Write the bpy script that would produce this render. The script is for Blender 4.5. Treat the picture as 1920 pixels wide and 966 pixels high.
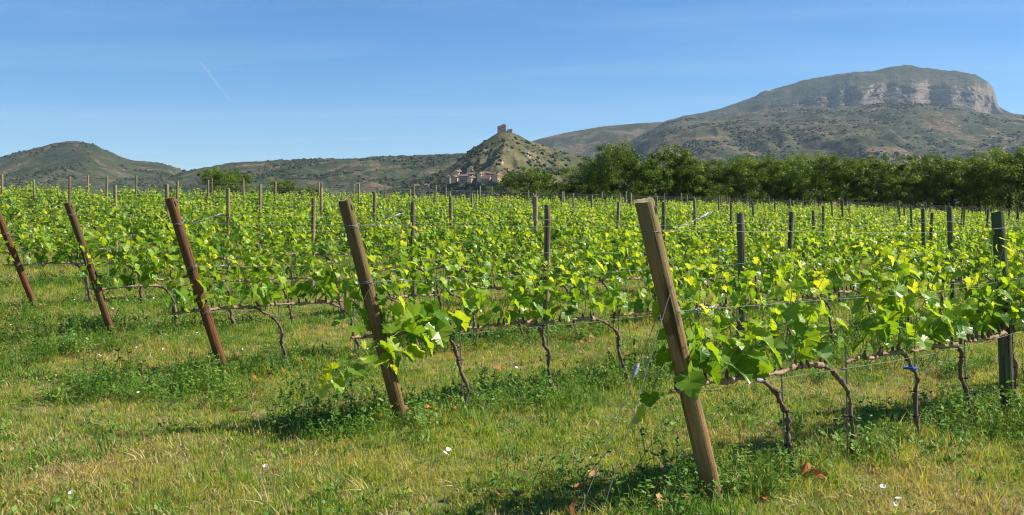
import bpy, math, random
import numpy as np
from mathutils import Matrix, Vector

# ------------------------------------------------------------------ camera, sky, sun, exposure
F = 1884.0                      # focal length in pixels of the 1920 px wide photograph
EYE = 1.6                       # eye height, metres
SUN_AZ, SUN_EL = math.radians(84.0), math.radians(43.0)   # clockwise from the view axis (+Y)

scene = bpy.context.scene
coll = scene.collection
for o in list(bpy.data.objects):
    bpy.data.objects.remove(o)

cam = bpy.data.cameras.new('camera')
cam.sensor_width = 36.0
cam.lens = 36.0 * F / 1920.0
cam.shift_y = -83.0 / 1920.0
cam.clip_start = 0.05
cam.clip_end = 120000.0
cam_ob = bpy.data.objects.new('camera', cam)
cam_ob.location = (0, 0, EYE)
cam_ob.rotation_euler = (math.radians(90), 0, 0)
coll.objects.link(cam_ob)
scene.camera = cam_ob

world = bpy.data.worlds.new('World')
scene.world = world
world.use_nodes = True
wn, wl = world.node_tree.nodes, world.node_tree.links
wn.clear()
w_out = wn.new('ShaderNodeOutputWorld')
w_bg = wn.new('ShaderNodeBackground')
w_sky = wn.new('ShaderNodeTexSky')
w_sky.sky_type = 'NISHITA'
w_sky.sun_disc = False
w_sky.sun_elevation = SUN_EL
w_sky.sun_rotation = SUN_AZ
w_sky.altitude = 400.0
w_sky.air_density = 0.85
w_sky.dust_density = 0.0
w_sky.ozone_density = 6.0
# faint streaks of high cirrus, laid out by direction on a flat cloud sheet
w_tc = wn.new('ShaderNodeTexCoord')
w_sep = wn.new('ShaderNodeSeparateXYZ')
wl.new(w_tc.outputs['Generated'], w_sep.inputs[0])
w_zc = wn.new('ShaderNodeMath'); w_zc.operation = 'MAXIMUM'; w_zc.inputs[1].default_value = 0.02
wl.new(w_sep.outputs['Z'], w_zc.inputs[0])
w_dx = wn.new('ShaderNodeMath'); w_dx.operation = 'DIVIDE'
w_dy = wn.new('ShaderNodeMath'); w_dy.operation = 'DIVIDE'
wl.new(w_sep.outputs['X'], w_dx.inputs[0]); wl.new(w_zc.outputs[0], w_dx.inputs[1])
wl.new(w_sep.outputs['Y'], w_dy.inputs[0]); wl.new(w_zc.outputs[0], w_dy.inputs[1])
w_cmb = wn.new('ShaderNodeCombineXYZ')
wl.new(w_dx.outputs[0], w_cmb.inputs[0]); wl.new(w_dy.outputs[0], w_cmb.inputs[1])
w_map = wn.new('ShaderNodeMapping'); w_map.inputs['Rotation'].default_value = (0, 0, -0.75)
w_map.inputs['Scale'].default_value = (0.16, 0.55, 1.0)
wl.new(w_cmb.outputs[0], w_map.inputs['Vector'])
w_noise = wn.new('ShaderNodeTexNoise')
w_noise.inputs['Scale'].default_value = 1.0
w_noise.inputs['Detail'].default_value = 7.0
w_noise.inputs['Roughness'].default_value = 0.6
w_noise.inputs['Distortion'].default_value = 0.6
wl.new(w_map.outputs[0], w_noise.inputs['Vector'])
w_ramp = wn.new('ShaderNodeMapRange')
w_ramp.inputs['From Min'].default_value = 0.46
w_ramp.inputs['From Max'].default_value = 0.74
w_ramp.inputs['To Max'].default_value = 0.17
wl.new(w_noise.outputs['Fac'], w_ramp.inputs['Value'])
w_mix = wn.new('ShaderNodeMix'); w_mix.data_type = 'RGBA'
w_mix.inputs['B'].default_value = (6.0, 6.6, 7.2, 1)
wl.new(w_ramp.outputs[0], w_mix.inputs['Factor'])
wl.new(w_sky.outputs['Color'], w_mix.inputs['A'])
w_hsv = wn.new('ShaderNodeHueSaturation'); w_hsv.inputs['Saturation'].default_value = 1.25
wl.new(w_mix.outputs['Result'], w_hsv.inputs['Color'])
wl.new(w_hsv.outputs['Color'], w_bg.inputs['Color'])
w_bg.inputs['Strength'].default_value = 0.073
wl.new(w_bg.outputs[0], w_out.inputs['Surface'])

sun = bpy.data.lights.new('sun', 'SUN')
sun.energy = 5.0
sun.angle = math.radians(0.53)
sun.color = (1.0, 0.94, 0.82)
sun_ob = bpy.data.objects.new('sun', sun)
sd = Vector((math.sin(SUN_AZ) * math.cos(SUN_EL), math.cos(SUN_AZ) * math.cos(SUN_EL), math.sin(SUN_EL)))
sun_ob.rotation_euler = sd.to_track_quat('Z', 'Y').to_euler()
sun_ob.location = (30, 10, 40)
coll.objects.link(sun_ob)

scene.view_settings.view_transform = 'Standard'
scene.view_settings.look = 'None'
scene.view_settings.exposure = 0.92
scene.view_settings.gamma = 1.0
scene.view_settings.use_curve_mapping = False
scene.render.engine = 'CYCLES'
cy = scene.cycles
cy.max_bounces = 6
cy.diffuse_bounces = 4
cy.glossy_bounces = 2
cy.transmission_bounces = 4
cy.transparent_max_bounces = 8
cy.volume_bounces = 0
cy.caustics_reflective = False
cy.caustics_refractive = False
cy.filter_width = 1.15
cy.use_denoising = True
try:
    cy.denoiser = 'OPENIMAGEDENOISE'
    cy.denoising_input_passes = 'RGB_ALBEDO_NORMAL'
    cy.denoising_prefilter = 'ACCURATE'
except Exception:
    pass

# ------------------------------------------------------------------ numbers of the place
U = np.array([0.742, 0.670]); U = U / np.linalg.norm(U)       # along the rows
V = np.array([-U[1], U[0]])                                   # across the rows, away from the camera
E0 = np.array([1.115, 5.53])                                  # foot of the front row's end post
ROW_GAP = 2.93
N_ROWS = 14
ROW_ROT = math.atan2(U[1], U[0])
rng = np.random.default_rng(7)
random.seed(7)

def hash2(ix, iy, seed):
    h = (ix.astype(np.int64) * 374761393 + iy.astype(np.int64) * 668265263 + seed * 974711) & 0xffffffff
    h = ((h ^ (h >> 13)) * 1274126177) & 0xffffffff
    return ((h ^ (h >> 16)) & 0xffff) / 65535.0

def vnoise(x, y, seed=0):
    x = np.asarray(x, float); y = np.asarray(y, float)
    ix, iy = np.floor(x), np.floor(y)
    fx, fy = x - ix, y - iy
    fx = fx * fx * (3 - 2 * fx); fy = fy * fy * (3 - 2 * fy)
    a = hash2(ix, iy, seed); b = hash2(ix + 1, iy, seed)
    c = hash2(ix, iy + 1, seed); d = hash2(ix + 1, iy + 1, seed)
    return (a * (1 - fx) + b * fx) * (1 - fy) + (c * (1 - fx) + d * fx) * fy

def fbm(x, y, seed=0, oct=5, gain=0.5):
    s, amp, tot = 0.0, 1.0, 0.0
    for k in range(oct):
        s = s + amp * (vnoise(x * 2 ** k, y * 2 ** k, seed + k * 17) - 0.5)
        tot += amp; amp *= gain
    return s / tot * 2

def sp(t, w=1.2):
    return w * np.logaddexp(0, np.asarray(t, float) / w)

def ground_z(x, y):
    x = np.asarray(x, float); y = np.asarray(y, float)
    p = (x - E0[0]) * V[0] + (y - E0[1]) * V[1]
    a = (x - E0[0]) * U[0] + (y - E0[1]) * U[1]
    z = 0.049 * (sp(p - 7.2) - sp(p - 44.0, 3)) - 0.008 * (sp(a - 10, 3) - sp(a - 90, 6))
    r = np.sqrt(x * x + y * y)
    t = np.clip((r - 160) / 500, 0, 1)
    t = t * t * (3 - 2 * t)
    near = np.exp(-(r / 45.0) ** 2)
    z = z * (1 - t) - 7.0 * t
    return z + 0.035 * near * fbm(x * 0.55, y * 0.55, 3, 3)

def at(px, py, Y):
    return np.array([(px - 960) / F * Y, Y, EYE + (400 - py) / F * Y])

def row_pt(i, a, p=0.0):
    q = E0 + V * (ROW_GAP * i + p) + U * a
    return float(q[0]), float(q[1])

ORD = ('zeroth first second third fourth fifth sixth seventh eighth ninth tenth eleventh twelfth thirteenth fourteenth '
       'fifteenth sixteenth seventeenth eighteenth nineteenth twentieth').split()
TENS = {2: 'twenty', 3: 'thirty', 4: 'forty', 5: 'fifty', 6: 'sixty', 7: 'seventy', 8: 'eighty', 9: 'ninety'}
def ordinal(n):
    if n <= 20: return ORD[n]
    t, u = divmod(n, 10)
    if u == 0: return TENS[t][:-1] + 'ieth'
    return TENS[t] + '-' + ORD[u]
def row_name(i):
    return 'front row' if i == 0 else ordinal(i + 1) + ' row from the front'

# ------------------------------------------------------------------ object helpers
def tag(o, label=None, cat=None, group=None, kind=None):
    if label: o['label'] = label
    if cat: o['category'] = cat
    if group: o['group'] = group
    if kind: o['kind'] = kind
    return o

def link(name, mesh, parent=None, loc=None, rot=None, scale=None):
    o = bpy.data.objects.new(name, mesh)
    coll.objects.link(o)
    if parent is not None: o.parent = parent
    if loc is not None: o.location = loc
    if rot is not None: o.rotation_euler = rot
    if scale is not None: o.scale = scale
    return o

def empty(name, loc, rz=0.0):
    o = link(name, None, None, loc, (0, 0, rz))
    o.empty_display_size = 0.2
    return o

class MB:
    """collects vertices, faces, material indices and an optional per-vertex tint"""
    def __init__(s):
        s.v, s.f, s.m, s.t, s.n = [], [], [], [], 0
    def add(s, verts, faces, mat=0, tint=0.0):
        verts = np.asarray(verts, float).reshape(-1, 3)
        s.v.append(verts)
        s.f += [tuple(int(k) + s.n for k in f) for f in faces]
        s.m += [mat] * len(faces)
        s.t.append(np.broadcast_to(np.asarray(tint, float), (len(verts),)))
        s.n += len(verts)
    def tube(s, pts, radii, sides=8, mat=0, cap=True, tint=0.0, rough=0.0, r=None):
        pts = np.asarray(pts, float); k = len(pts)
        radii = np.broadcast_to(np.asarray(radii, float), (k,))
        tg = np.gradient(pts, axis=0)
        tg /= np.linalg.norm(tg, axis=1)[:, None] + 1e-9
        ref = np.array([0, 0, 1.0]) if abs(tg[:, 2]).mean() < 0.8 else np.array([1.0, 0, 0])
        vs = []
        for j in range(k):
            n1 = np.cross(tg[j], ref); n1 /= np.linalg.norm(n1) + 1e-9
            n2 = np.cross(tg[j], n1)
            ang = np.arange(sides) / sides * 2 * math.pi
            rr = radii[j] * (1 + (rough * (r.random(sides) - 0.5) if r is not None else 0))
            rr = np.broadcast_to(rr, (sides,))
            vs.append(pts[j] + (np.cos(ang) * rr)[:, None] * n1 + (np.sin(ang) * rr)[:, None] * n2)
        fs = []
        for j in range(k - 1):
            for i in range(sides):
                i2 = (i + 1) % sides
                fs.append((j * sides + i, j * sides + i2, (j + 1) * sides + i2, (j + 1) * sides + i))
        if cap:
            fs.append(tuple(range(sides - 1, -1, -1)))
            fs.append(tuple((k - 1) * sides + i for i in range(sides)))
        s.add(np.concatenate(vs), fs, mat, tint)
    def box(s, lo, hi, mat=0):
        x0, y0, z0 = lo; x1, y1, z1 = hi
        s.add([(x0, y0, z0), (x1, y0, z0), (x1, y1, z0), (x0, y1, z0), (x0, y0, z1), (x1, y0, z1), (x1, y1, z1), (x0, y1, z1)],
              [(3, 2, 1, 0), (4, 5, 6, 7), (0, 1, 5, 4), (1, 2, 6, 5), (2, 3, 7, 6), (3, 0, 4, 7)], mat)
    def mesh(s, name, mats, smooth=False, tint=False):
        me = bpy.data.meshes.new(name)
        me.from_pydata(np.concatenate(s.v).tolist() if s.v else [], [], s.f)
        for m in mats: me.materials.append(m)
        if len(mats) > 1: me.polygons.foreach_set('material_index', np.array(s.m, np.int32))
        if smooth: me.polygons.foreach_set('use_smooth', np.ones(len(s.f), bool))
        if tint:
            at_ = me.attributes.new('tint', 'FLOAT', 'POINT')
            at_.data.foreach_set('value', np.concatenate(s.t).astype(np.float32))
        me.update()
        return me

def grid_mesh(name, X, Y, Z, mats, smooth=True):
    n, m = X.shape
    v = np.stack([X, Y, Z], -1).reshape(-1, 3).astype(np.float32)
    i, j = np.meshgrid(np.arange(n - 1), np.arange(m - 1), indexing='ij')
    a = (i * m + j).ravel()
    q = np.stack([a, a + m, a + m + 1, a + 1], -1).astype(np.int32)
    me = bpy.data.meshes.new(name)
    me.vertices.add(len(v)); me.vertices.foreach_set('co', v.ravel())
    me.loops.add(q.size); me.loops.foreach_set('vertex_index', q.ravel())
    me.polygons.add(len(q))
    me.polygons.foreach_set('loop_start', (np.arange(len(q)) * 4).astype(np.int32))
    if smooth: me.polygons.foreach_set('use_smooth', np.ones(len(q), bool))
    for mt in mats: me.materials.append(mt)
    me.update(calc_edges=True); me.validate()
    return me

# ------------------------------------------------------------------ materials
class NT:
    def __init__(s, name):
        s.mat = bpy.data.materials.new(name); s.mat.use_nodes = True
        s.t = s.mat.node_tree; s.t.nodes.clear()
        s.out = s.t.nodes.new('ShaderNodeOutputMaterial')
    def n(s, typ, **kw):
        nd = s.t.nodes.new(typ)
        for k, v in kw.items(): setattr(nd, k, v)
        return nd
    def l(s, a, b): s.t.links.new(a, b)
    def val(s, sock, v):
        if hasattr(v, 'is_output'): s.l(v, sock)
        else: sock.default_value = v
    def noise(s, vec, scale, detail=4, rough=0.55, dist=0.0):
        nd = s.n('ShaderNodeTexNoise')
        nd.inputs['Scale'].default_value = scale; nd.inputs['Detail'].default_value = detail
        nd.inputs['Roughness'].default_value = rough; nd.inputs['Distortion'].default_value = dist
        if vec is not None: s.l(vec, nd.inputs['Vector'])
        return nd.outputs['Fac']
    def ramp(s, fac, stops, interp='LINEAR'):
        nd = s.n('ShaderNodeValToRGB'); nd.color_ramp.interpolation = interp
        e = nd.color_ramp.elements
        while len(e) < len(stops): e.new(0.5)
        for k, (p, c) in enumerate(stops):
            e[k].position = p; e[k].color = (*c, 1) if len(c) == 3 else c
        s.l(fac, nd.inputs['Fac'])
        return nd.outputs['Color']
    def rng(s, v, a, b, c=0.0, d=1.0):
        nd = s.n('ShaderNodeMapRange'); s.l(v, nd.inputs['Value'])
        nd.inputs['From Min'].default_value = a; nd.inputs['From Max'].default_value = b
        nd.inputs['To Min'].default_value = c; nd.inputs['To Max'].default_value = d
        return nd.outputs[0]
    def mix(s, fac, a, b, blend='MIX'):
        nd = s.n('ShaderNodeMix', data_type='RGBA', blend_type=blend)
        for k, v in (('Factor', fac), ('A', a), ('B', b)):
            sock = [i for i in nd.inputs if i.name == k and (i.type == ('VALUE' if k == 'Factor' else 'RGBA'))][0]
            if isinstance(v, tuple) and len(v) == 3: v = (*v, 1)
            s.val(sock, v)
        return [o for o in nd.outputs if o.type == 'RGBA'][0]
    def math(s, op, a, b=0.0):
        nd = s.n('ShaderNodeMath', operation=op); s.val(nd.inputs[0], a); s.val(nd.inputs[1], b)
        return nd.outputs[0]
    def pos(s): return s.n('ShaderNodeNewGeometry').outputs['Position']
    def obj(s): return s.n('ShaderNodeTexCoord').outputs['Object']
    def mapping(s, vec, scale=(1, 1, 1), rot=(0, 0, 0), loc=(0, 0, 0)):
        nd = s.n('ShaderNodeMapping'); s.l(vec, nd.inputs['Vector'])
        nd.inputs['Scale'].default_value = scale; nd.inputs['Rotation'].default_value = rot; nd.inputs['Location'].default_value = loc
        return nd.outputs[0]
    def bump(s, h, strength=0.5, dist=0.02):
        nd = s.n('ShaderNodeBump'); nd.inputs['Strength'].default_value = strength; nd.inputs['Distance'].default_value = dist
        s.l(h, nd.inputs['Height'])
        return nd.outputs['Normal']
    def bsdf(s, col, rough=0.8, spec=0.3, normal=None, metal=0.0):
        nd = s.n('ShaderNodeBsdfPrincipled')
        if isinstance(col, tuple): col = (*col, 1) if len(col) == 3 else col
        s.val(nd.inputs['Base Color'], col); s.val(nd.inputs['Roughness'], rough)
        nd.inputs['Specular IOR Level'].default_value = spec; nd.inputs['Metallic'].default_value = metal
        if normal is not None: s.l(normal, nd.inputs['Normal'])
        return nd.outputs[0]
    def end(s, sh):
        s.l(sh, s.out.inputs['Surface']); return s.mat

def leaf_material(name, dark, mid, young, trans_gain=(1.5, 1.35, 0.6), trans=0.42, rough=0.42, spec=0.35, use_attr=True, patch=None):
    """leaf: colour from the leaf's own age (tint), thin enough to pass light"""
    m = NT(name)
    if use_attr:
        fac = m.n('ShaderNodeAttribute', attribute_name='tint').outputs['Fac']
    else:
        fac = m.n('ShaderNodeObjectInfo').outputs['Random']
    col = m.ramp(fac, [(0.0, dark), (0.5, mid), (1.0, young)])
    nz = m.noise(m.pos(), 9.0, 3)
    col = m.mix(m.rng(nz, 0.35, 0.7, 0.0, 0.35), col, mid)
    if patch:
        pz = m.noise(m.pos(), patch[0], 4, 0.6)
        col = m.mix(m.rng(pz, patch[1], patch[2], 0.0, patch[4]), col, patch[3])
    tcol = m.mix(1.0, col, (*trans_gain, 1), 'MULTIPLY')
    p = m.bsdf(col, rough, spec)
    tr = m.n('ShaderNodeBsdfTranslucent'); m.l(tcol, tr.inputs['Color'])
    mx = m.n('ShaderNodeMixShader'); mx.inputs[0].default_value = trans
    m.l(p, mx.inputs[1]); m.l(tr.outputs[0], mx.inputs[2])
    return m.end(mx.outputs[0])

M = {}
M['vine_leaf'] = leaf_material('vine_leaf', (0.070, 0.185, 0.020), (0.235, 0.385, 0.024), (0.47, 0.55, 0.060), (1.75, 1.45, 0.42), 0.52, 0.38, 0.5)
M['vine_leaf_far'] = M['vine_leaf']
M['tree_leaf'] = leaf_material('tree_leaf', (0.034, 0.070, 0.013), (0.085, 0.145, 0.020), (0.185, 0.240, 0.034), (1.6, 1.5, 0.6), 0.34, 0.5, 0.25)
M['tree_leaf_light'] = leaf_material('tree_leaf_light', (0.045, 0.092, 0.016), (0.105, 0.175, 0.024), (0.205, 0.265, 0.038), (1.6, 1.5, 0.6), 0.36, 0.5, 0.25)
M['scrub_leaf'] = leaf_material('scrub_leaf', (0.022, 0.036, 0.016), (0.040, 0.056, 0.024), (0.075, 0.085, 0.035), (1.3, 1.3, 0.8), 0.1, 0.8, 0.1, use_attr=False)
M['grass'] = leaf_material('grass', (0.095, 0.200, 0.024), (0.250, 0.330, 0.040), (0.54, 0.47, 0.110), (1.35, 1.35, 0.6), 0.45, 0.55, 0.25, use_attr=False, patch=(0.6, 0.48, 0.66, (0.54, 0.37, 0.150), 0.60))
M['weed'] = leaf_material('weed', (0.065, 0.155, 0.022), (0.130, 0.245, 0.034), (0.240, 0.330, 0.055), (1.3, 1.35, 0.6), 0.32, 0.55, 0.25, use_attr=False)
M['dry_grass'] = leaf_material('dry_grass', (0.26, 0.155, 0.085), (0.46, 0.34, 0.16), (0.66, 0.54, 0.28), (1.1, 1.0, 0.8), 0.25, 0.7, 0.15, use_attr=False)
M['dead_leaf'] = leaf_material('dead_leaf', (0.30, 0.105, 0.030), (0.46, 0.19, 0.06), (0.52, 0.31, 0.15), (1.2, 0.9, 0.6), 0.2, 0.7, 0.15)

def m_ground():
    m = NT('meadow_soil')
    p = m.pos()
    n1 = m.noise(p, 0.45, 4, 0.6); n2 = m.noise(p, 6.0, 5, 0.65); n3 = m.noise(p, 40.0, 3)
    c = m.ramp(n2, [(0.3, (0.085, 0.105, 0.028)), (0.55, (0.150, 0.165, 0.045)), (0.75, (0.260, 0.205, 0.095))])
    c = m.mix(m.rng(n1, 0.45, 0.66), c, (0.225, 0.175, 0.085))
    c = m.mix(m.rng(n3, 0.4, 0.7, 0, 0.5), c, (0.085, 0.10, 0.03))
    return m.end(m.bsdf(c, 0.95, 0.1, m.bump(n2, 0.7, 0.04)))
M['ground'] = m_ground()

def m_wood(name, a, b, green):
    m = NT(name)
    o = m.obj()
    oc = m.n('ShaderNodeObjectInfo')
    grain = m.noise(m.mapping(o, (26, 26, 1.6)), 1.6, 6, 0.65)
    blot = m.noise(m.mapping(o, (4, 4, 2.2)), 1.4, 4, 0.6)
    fine = m.noise(m.mapping(o, (90, 90, 5)), 1.0, 3)
    c = m.ramp(grain, [(0.28, tuple(x * 0.45 for x in a)), (0.5, a), (0.72, b)])
    c = m.mix(m.rng(blot, 0.42, 0.66, 0, 0.8), c, green)
    c = m.mix(m.rng(fine, 0.5, 0.8, 0, 0.4), c, tuple(x * 0.35 for x in a))
    sz = m.n('ShaderNodeSeparateXYZ'); m.l(o, sz.inputs[0])
    wz = m.math('ADD', sz.outputs['Z'], m.math('MULTIPLY', m.math('SUBTRACT', blot, 0.5), 1.3))
    c = m.mix(m.rng(wz, 1.0, 1.6, 0, 0.6), c, green)
    c = m.mix(m.rng(wz, 0.30, 0.05, 0, 0.45), c, tuple(x * 0.4 for x in a))
    crk = m.noise(m.mapping(o, (34, 34, 0.7)), 1.0, 3, 0.6)
    c = m.mix(m.rng(crk, 0.60, 0.66, 0, 0.8), c, (0.025, 0.018, 0.012))
    knot = m.noise(m.mapping(o, (9, 9, 6), loc=(3, 1, 2)), 1.0, 2, 0.4)
    c = m.mix(m.rng(knot, 0.68, 0.74, 0, 0.7), c, tuple(x * 0.3 for x in a))
    c = m.mix(1.0, c, oc.outputs['Color'], 'MULTIPLY')
    h = m.math('ADD', m.math('SUBTRACT', grain, m.rng(crk, 0.60, 0.66)), m.math('MULTIPLY', fine, 0.5))
    return m.end(m.bsdf(c, 0.82, 0.22, m.bump(h, 0.9, 0.008)))
M['post'] = m_wood('post_wood', (0.300, 0.190, 0.105), (0.430, 0.310, 0.190), (0.190, 0.165, 0.095))
M['post_grey'] = m_wood('post_grey_wood', (0.300, 0.245, 0.175), (0.450, 0.390, 0.300), (0.180, 0.195, 0.120))
M['post_end'] = m_wood('post_end_grain', (0.42, 0.36, 0.24), (0.55, 0.48, 0.34), (0.34, 0.33, 0.22))

def m_bark(name, a, b):
    m = NT(name); o = m.obj()
    g = m.noise(m.mapping(o, (30, 30, 5)), 2.0, 6, 0.7)
    k = m.noise(o, 7.0, 3)
    c = m.ramp(g, [(0.3, tuple(x * 0.35 for x in a)), (0.52, a), (0.75, b)])
    c = m.mix(m.rng(k, 0.4, 0.7, 0, 0.5), c, b)
    return m.end(m.bsdf(c, 0.9, 0.15, m.bump(g, 0.8, 0.01)))
M['bark'] = m_bark('vine_bark', (0.150, 0.100, 0.070), (0.300, 0.220, 0.165))
M['cane'] = m_bark('cane_bark', (0.300, 0.190, 0.125), (0.480, 0.350, 0.260))
M['tree_bark'] = m_bark('tree_bark', (0.09, 0.07, 0.05), (0.17, 0.14, 0.10))

def simple(name, c, rough=0.6, spec=0.3, metal=0.0, var=0.25, scale=20.0):
    m = NT(name)
    nz = m.noise(m.obj(), scale, 4)
    col = m.mix(m.rng(nz, 0.3, 0.7), tuple(x * (1 - var) for x in c), tuple(min(1, x * (1 + var)) for x in c))
    return m.end(m.bsdf(col, rough, spec, metal=metal))
M['shoot'] = simple('green_shoot', (0.20, 0.26, 0.06), 0.5, 0.3)
M['wire'] = simple('galvanised_wire', (0.20, 0.20, 0.195), 0.6, 0.3, 0.0)
M['stake'] = simple('steel_stake', (0.20, 0.19, 0.165), 0.6, 0.4, 0.2)
M['tie_blue'] = simple('blue_tie', (0.03, 0.09, 0.42), 0.5)
M['tie_black'] = simple('dark_tie', (0.03, 0.03, 0.03), 0.6)
M['alloy'] = simple('wire_clip_alloy', (0.27, 0.28, 0.30), 0.6, 0.3, 0.1)
M['petal'] = simple('white_petal', (0.80, 0.77, 0.74), 0.6, 0.3, 0, 0.05)
M['petal_y'] = simple('yellow_petal', (0.72, 0.50, 0.03), 0.6)

def m_hill(name, scrub, olive, soil, s1, s2, lo, hi, rock=(0.42, 0.34, 0.26), rock_at=(0.62, 0.45), bump=(0.6, 6.0), rs=0.02):
    m = NT(name)
    p = m.pos()
    big = m.noise(p, s1, 5, 0.6, 0.4)
    small = m.noise(p, s2, 5, 0.7)
    f = m.math('ADD', m.math('MULTIPLY', big, 0.55), m.math('MULTIPLY', small, 0.45))
    c = m.ramp(f, [(lo, scrub), ((lo + hi) / 2, olive), (hi, soil)])
    spk = m.noise(p, s2 * 3.2, 3, 0.6)
    c = m.mix(m.rng(spk, 0.50, 0.60, 0, 0.85), c, scrub)
    tone = m.noise(p, s2 * 0.4, 4, 0.65)
    c = m.mix(m.rng(tone, 0.55, 0.75, 0, 0.7), c, soil)
    nz = m.n('ShaderNodeSeparateXYZ'); m.l(m.n('ShaderNodeNewGeometry').outputs['Normal'], nz.inputs[0])
    st = m.noise(m.mapping(p, (1, 1, 0.55)), rs, 6, 0.7, 0.8)
    slope = m.math('ADD', nz.outputs['Z'], m.math('ADD', m.math('MULTIPLY', m.math('SUBTRACT', small, 0.5), 0.5), m.math('MULTIPLY', m.math('SUBTRACT', m.noise(p, s1 * 2.2, 4, 0.6), 0.5), 0.45)))
    rk = m.rng(slope, rock_at[0], rock_at[1])
    rcol = m.ramp(st, [(0.25, tuple(x * 0.45 for x in rock)), (0.5, rock), (0.75, tuple(min(1, x * 1.25) for x in rock))])
    c = m.mix(rk, c, rcol)
    h = m.math('ADD', small, m.math('MULTIPLY', spk, 0.5))
    return m.end(m.bsdf(c, 0.95, 0.05, m.bump(h, *bump)))
M['mesa'] = m_hill('mesa_slope', (0.030, 0.042, 0.024), (0.052, 0.062, 0.034), (0.13, 0.105, 0.07), 0.004, 0.022, 0.38, 0.62, rock=(0.235, 0.180, 0.142), rock_at=(0.70, 0.44), bump=(1.0, 30.0), rs=0.012)
M['slope'] = m_hill('scrub_slope', (0.026, 0.040, 0.020), (0.060, 0.066, 0.034), (0.230, 0.155, 0.105), 0.007, 0.045, 0.38, 0.64, bump=(0.7, 9.0))
M['ridge'] = m_hill('scrub_ridge', (0.026, 0.040, 0.019), (0.058, 0.064, 0.032), (0.215, 0.145, 0.095), 0.009, 0.055, 0.39, 0.65, bump=(0.7, 7.0))
M['castle_hill'] = m_hill('castle_hill_turf', (0.042, 0.054, 0.024), (0.100, 0.096, 0.044), (0.205, 0.155, 0.083), 0.018, 0.15, 0.36, 0.64, bump=(0.6, 3.0))
M['bank'] = m_hill('earth_bank_soil', (0.05, 0.07, 0.02), (0.24, 0.13, 0.06), (0.40, 0.24, 0.12), 0.25, 1.2, 0.36, 0.62, bump=(0.6, 0.2))

def m_plaster(name, c):
    m = NT(name); p = m.pos()
    n1 = m.noise(p, 0.5, 5, 0.65); n2 = m.noise(m.mapping(p, (3, 3, 0.4)), 1.0, 4)
    col = m.ramp(n1, [(0.3, tuple(x * 0.72 for x in c)), (0.55, c), (0.75, tuple(min(1, x * 1.15) for x in c))])
    col = m.mix(m.rng(n2, 0.5, 0.75, 0, 0.35), col, tuple(x * 0.6 for x in c))
    return m.end(m.bsdf(col, 0.9, 0.1, m.bump(n1, 0.5, 0.1)))
M['ochre'] = m_plaster('ochre_plaster', (0.74, 0.52, 0.27))
M['pink'] = m_plaster('pink_plaster', (0.56, 0.37, 0.28))
M['stone'] = m_plaster('grey_stone_wall', (0.46, 0.37, 0.27))
M['cream'] = m_plaster('cream_plaster', (0.82, 0.66, 0.40))
M['tower'] = m_plaster('tower_masonry', (0.52, 0.33, 0.21))
M['roof'] = m_plaster('clay_tile', (0.23, 0.14, 0.095))
M['roof_dark'] = m_plaster('old_clay_tile', (0.17, 0.115, 0.10))
M['opening'] = simple('dark_glass', (0.03, 0.03, 0.035), 0.25, 0.5)

# ------------------------------------------------------------------ ground and hills
def build_ground():
    rad = np.concatenate([[0.0], np.geomspace(0.8, 60, 170), np.geomspace(64, 9000, 90)])
    th = np.linspace(0, 2 * math.pi, 241)
    R, T = np.meshgrid(rad, th, indexing='ij')
    X, Y = R * np.sin(T), R * np.cos(T)
    me = grid_mesh('ground', X, Y, ground_z(X, Y), [M['ground']])
    tag(link('ground', me), kind='structure')
build_ground()

def hill_columns(px0, px1, n):
    return np.linspace(px0, px1, n)

def profile(pts, c):
    pts = np.array(pts, float)
    k = np.linspace(pts[0, 0], pts[-1, 0], 1200)
    y = np.interp(k, pts[:, 0], pts[:, 1])
    w = np.hanning(41); w /= w.sum()
    ys = np.convolve(np.pad(y, 20, 'edge'), w, 'valid')
    return np.interp(c, k, ys)

FOOT = -7.5
def build_hill(name, pts, D, Df, Db, nx, ns, mat, amp, nscale, power=1.15, seed=1, jag=0.0, gully=0.0):
    c = hill_columns(pts[0][0], pts[-1][0], nx)
    py = profile(pts, c)
    zr = EYE + (400 - py) / F * D
    t = (c - 960) / F
    s = np.concatenate([np.linspace(0, 1, ns), np.linspace(1, 2, ns // 3)[1:]])
    Yv = np.where(s <= 1, Df + (D - Df) * s, D + (Db - D) * (s - 1))
    C, S = np.meshgrid(np.arange(nx), s, indexing='ij')
    Yg = np.broadcast_to(Yv, C.shape).copy()
    Xg = t[:, None] * Yg
    sh = np.where(S <= 1, np.clip(S, 0, 1) ** power, 1 - np.clip(S - 1, 0, 1) ** 1.3)
    Z = FOOT + (zr[:, None] - FOOT) * sh
    env = np.clip(4 * S * (1 - S), 0, 1) * np.clip((zr[:, None] - FOOT) / max(zr.max(), 1), 0.15, 1)
    nz = fbm(Xg / nscale, Yg / nscale, seed, 6, 0.5)
    if gully:
        rg = 1 - np.abs(fbm(Xg / (nscale * 0.5), Yg / (nscale * 1.6), seed + 50, 5, 0.5)) * 2
        nz = nz + gully * (rg - 0.6)
    Z = Z + amp * env * nz
    if jag:
        Z = Z + jag * np.clip(S, 0, 1) * fbm(Xg / 22, Yg / 22, seed + 9, 4)
    me = grid_mesh(name, Xg, Yg, Z, [mat])
    o = link(name, me); tag(o, kind='structure')
    return dict(c=c, Y=Yv, X=Xg, Yg=Yg, Z=Z, t=t)

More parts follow.
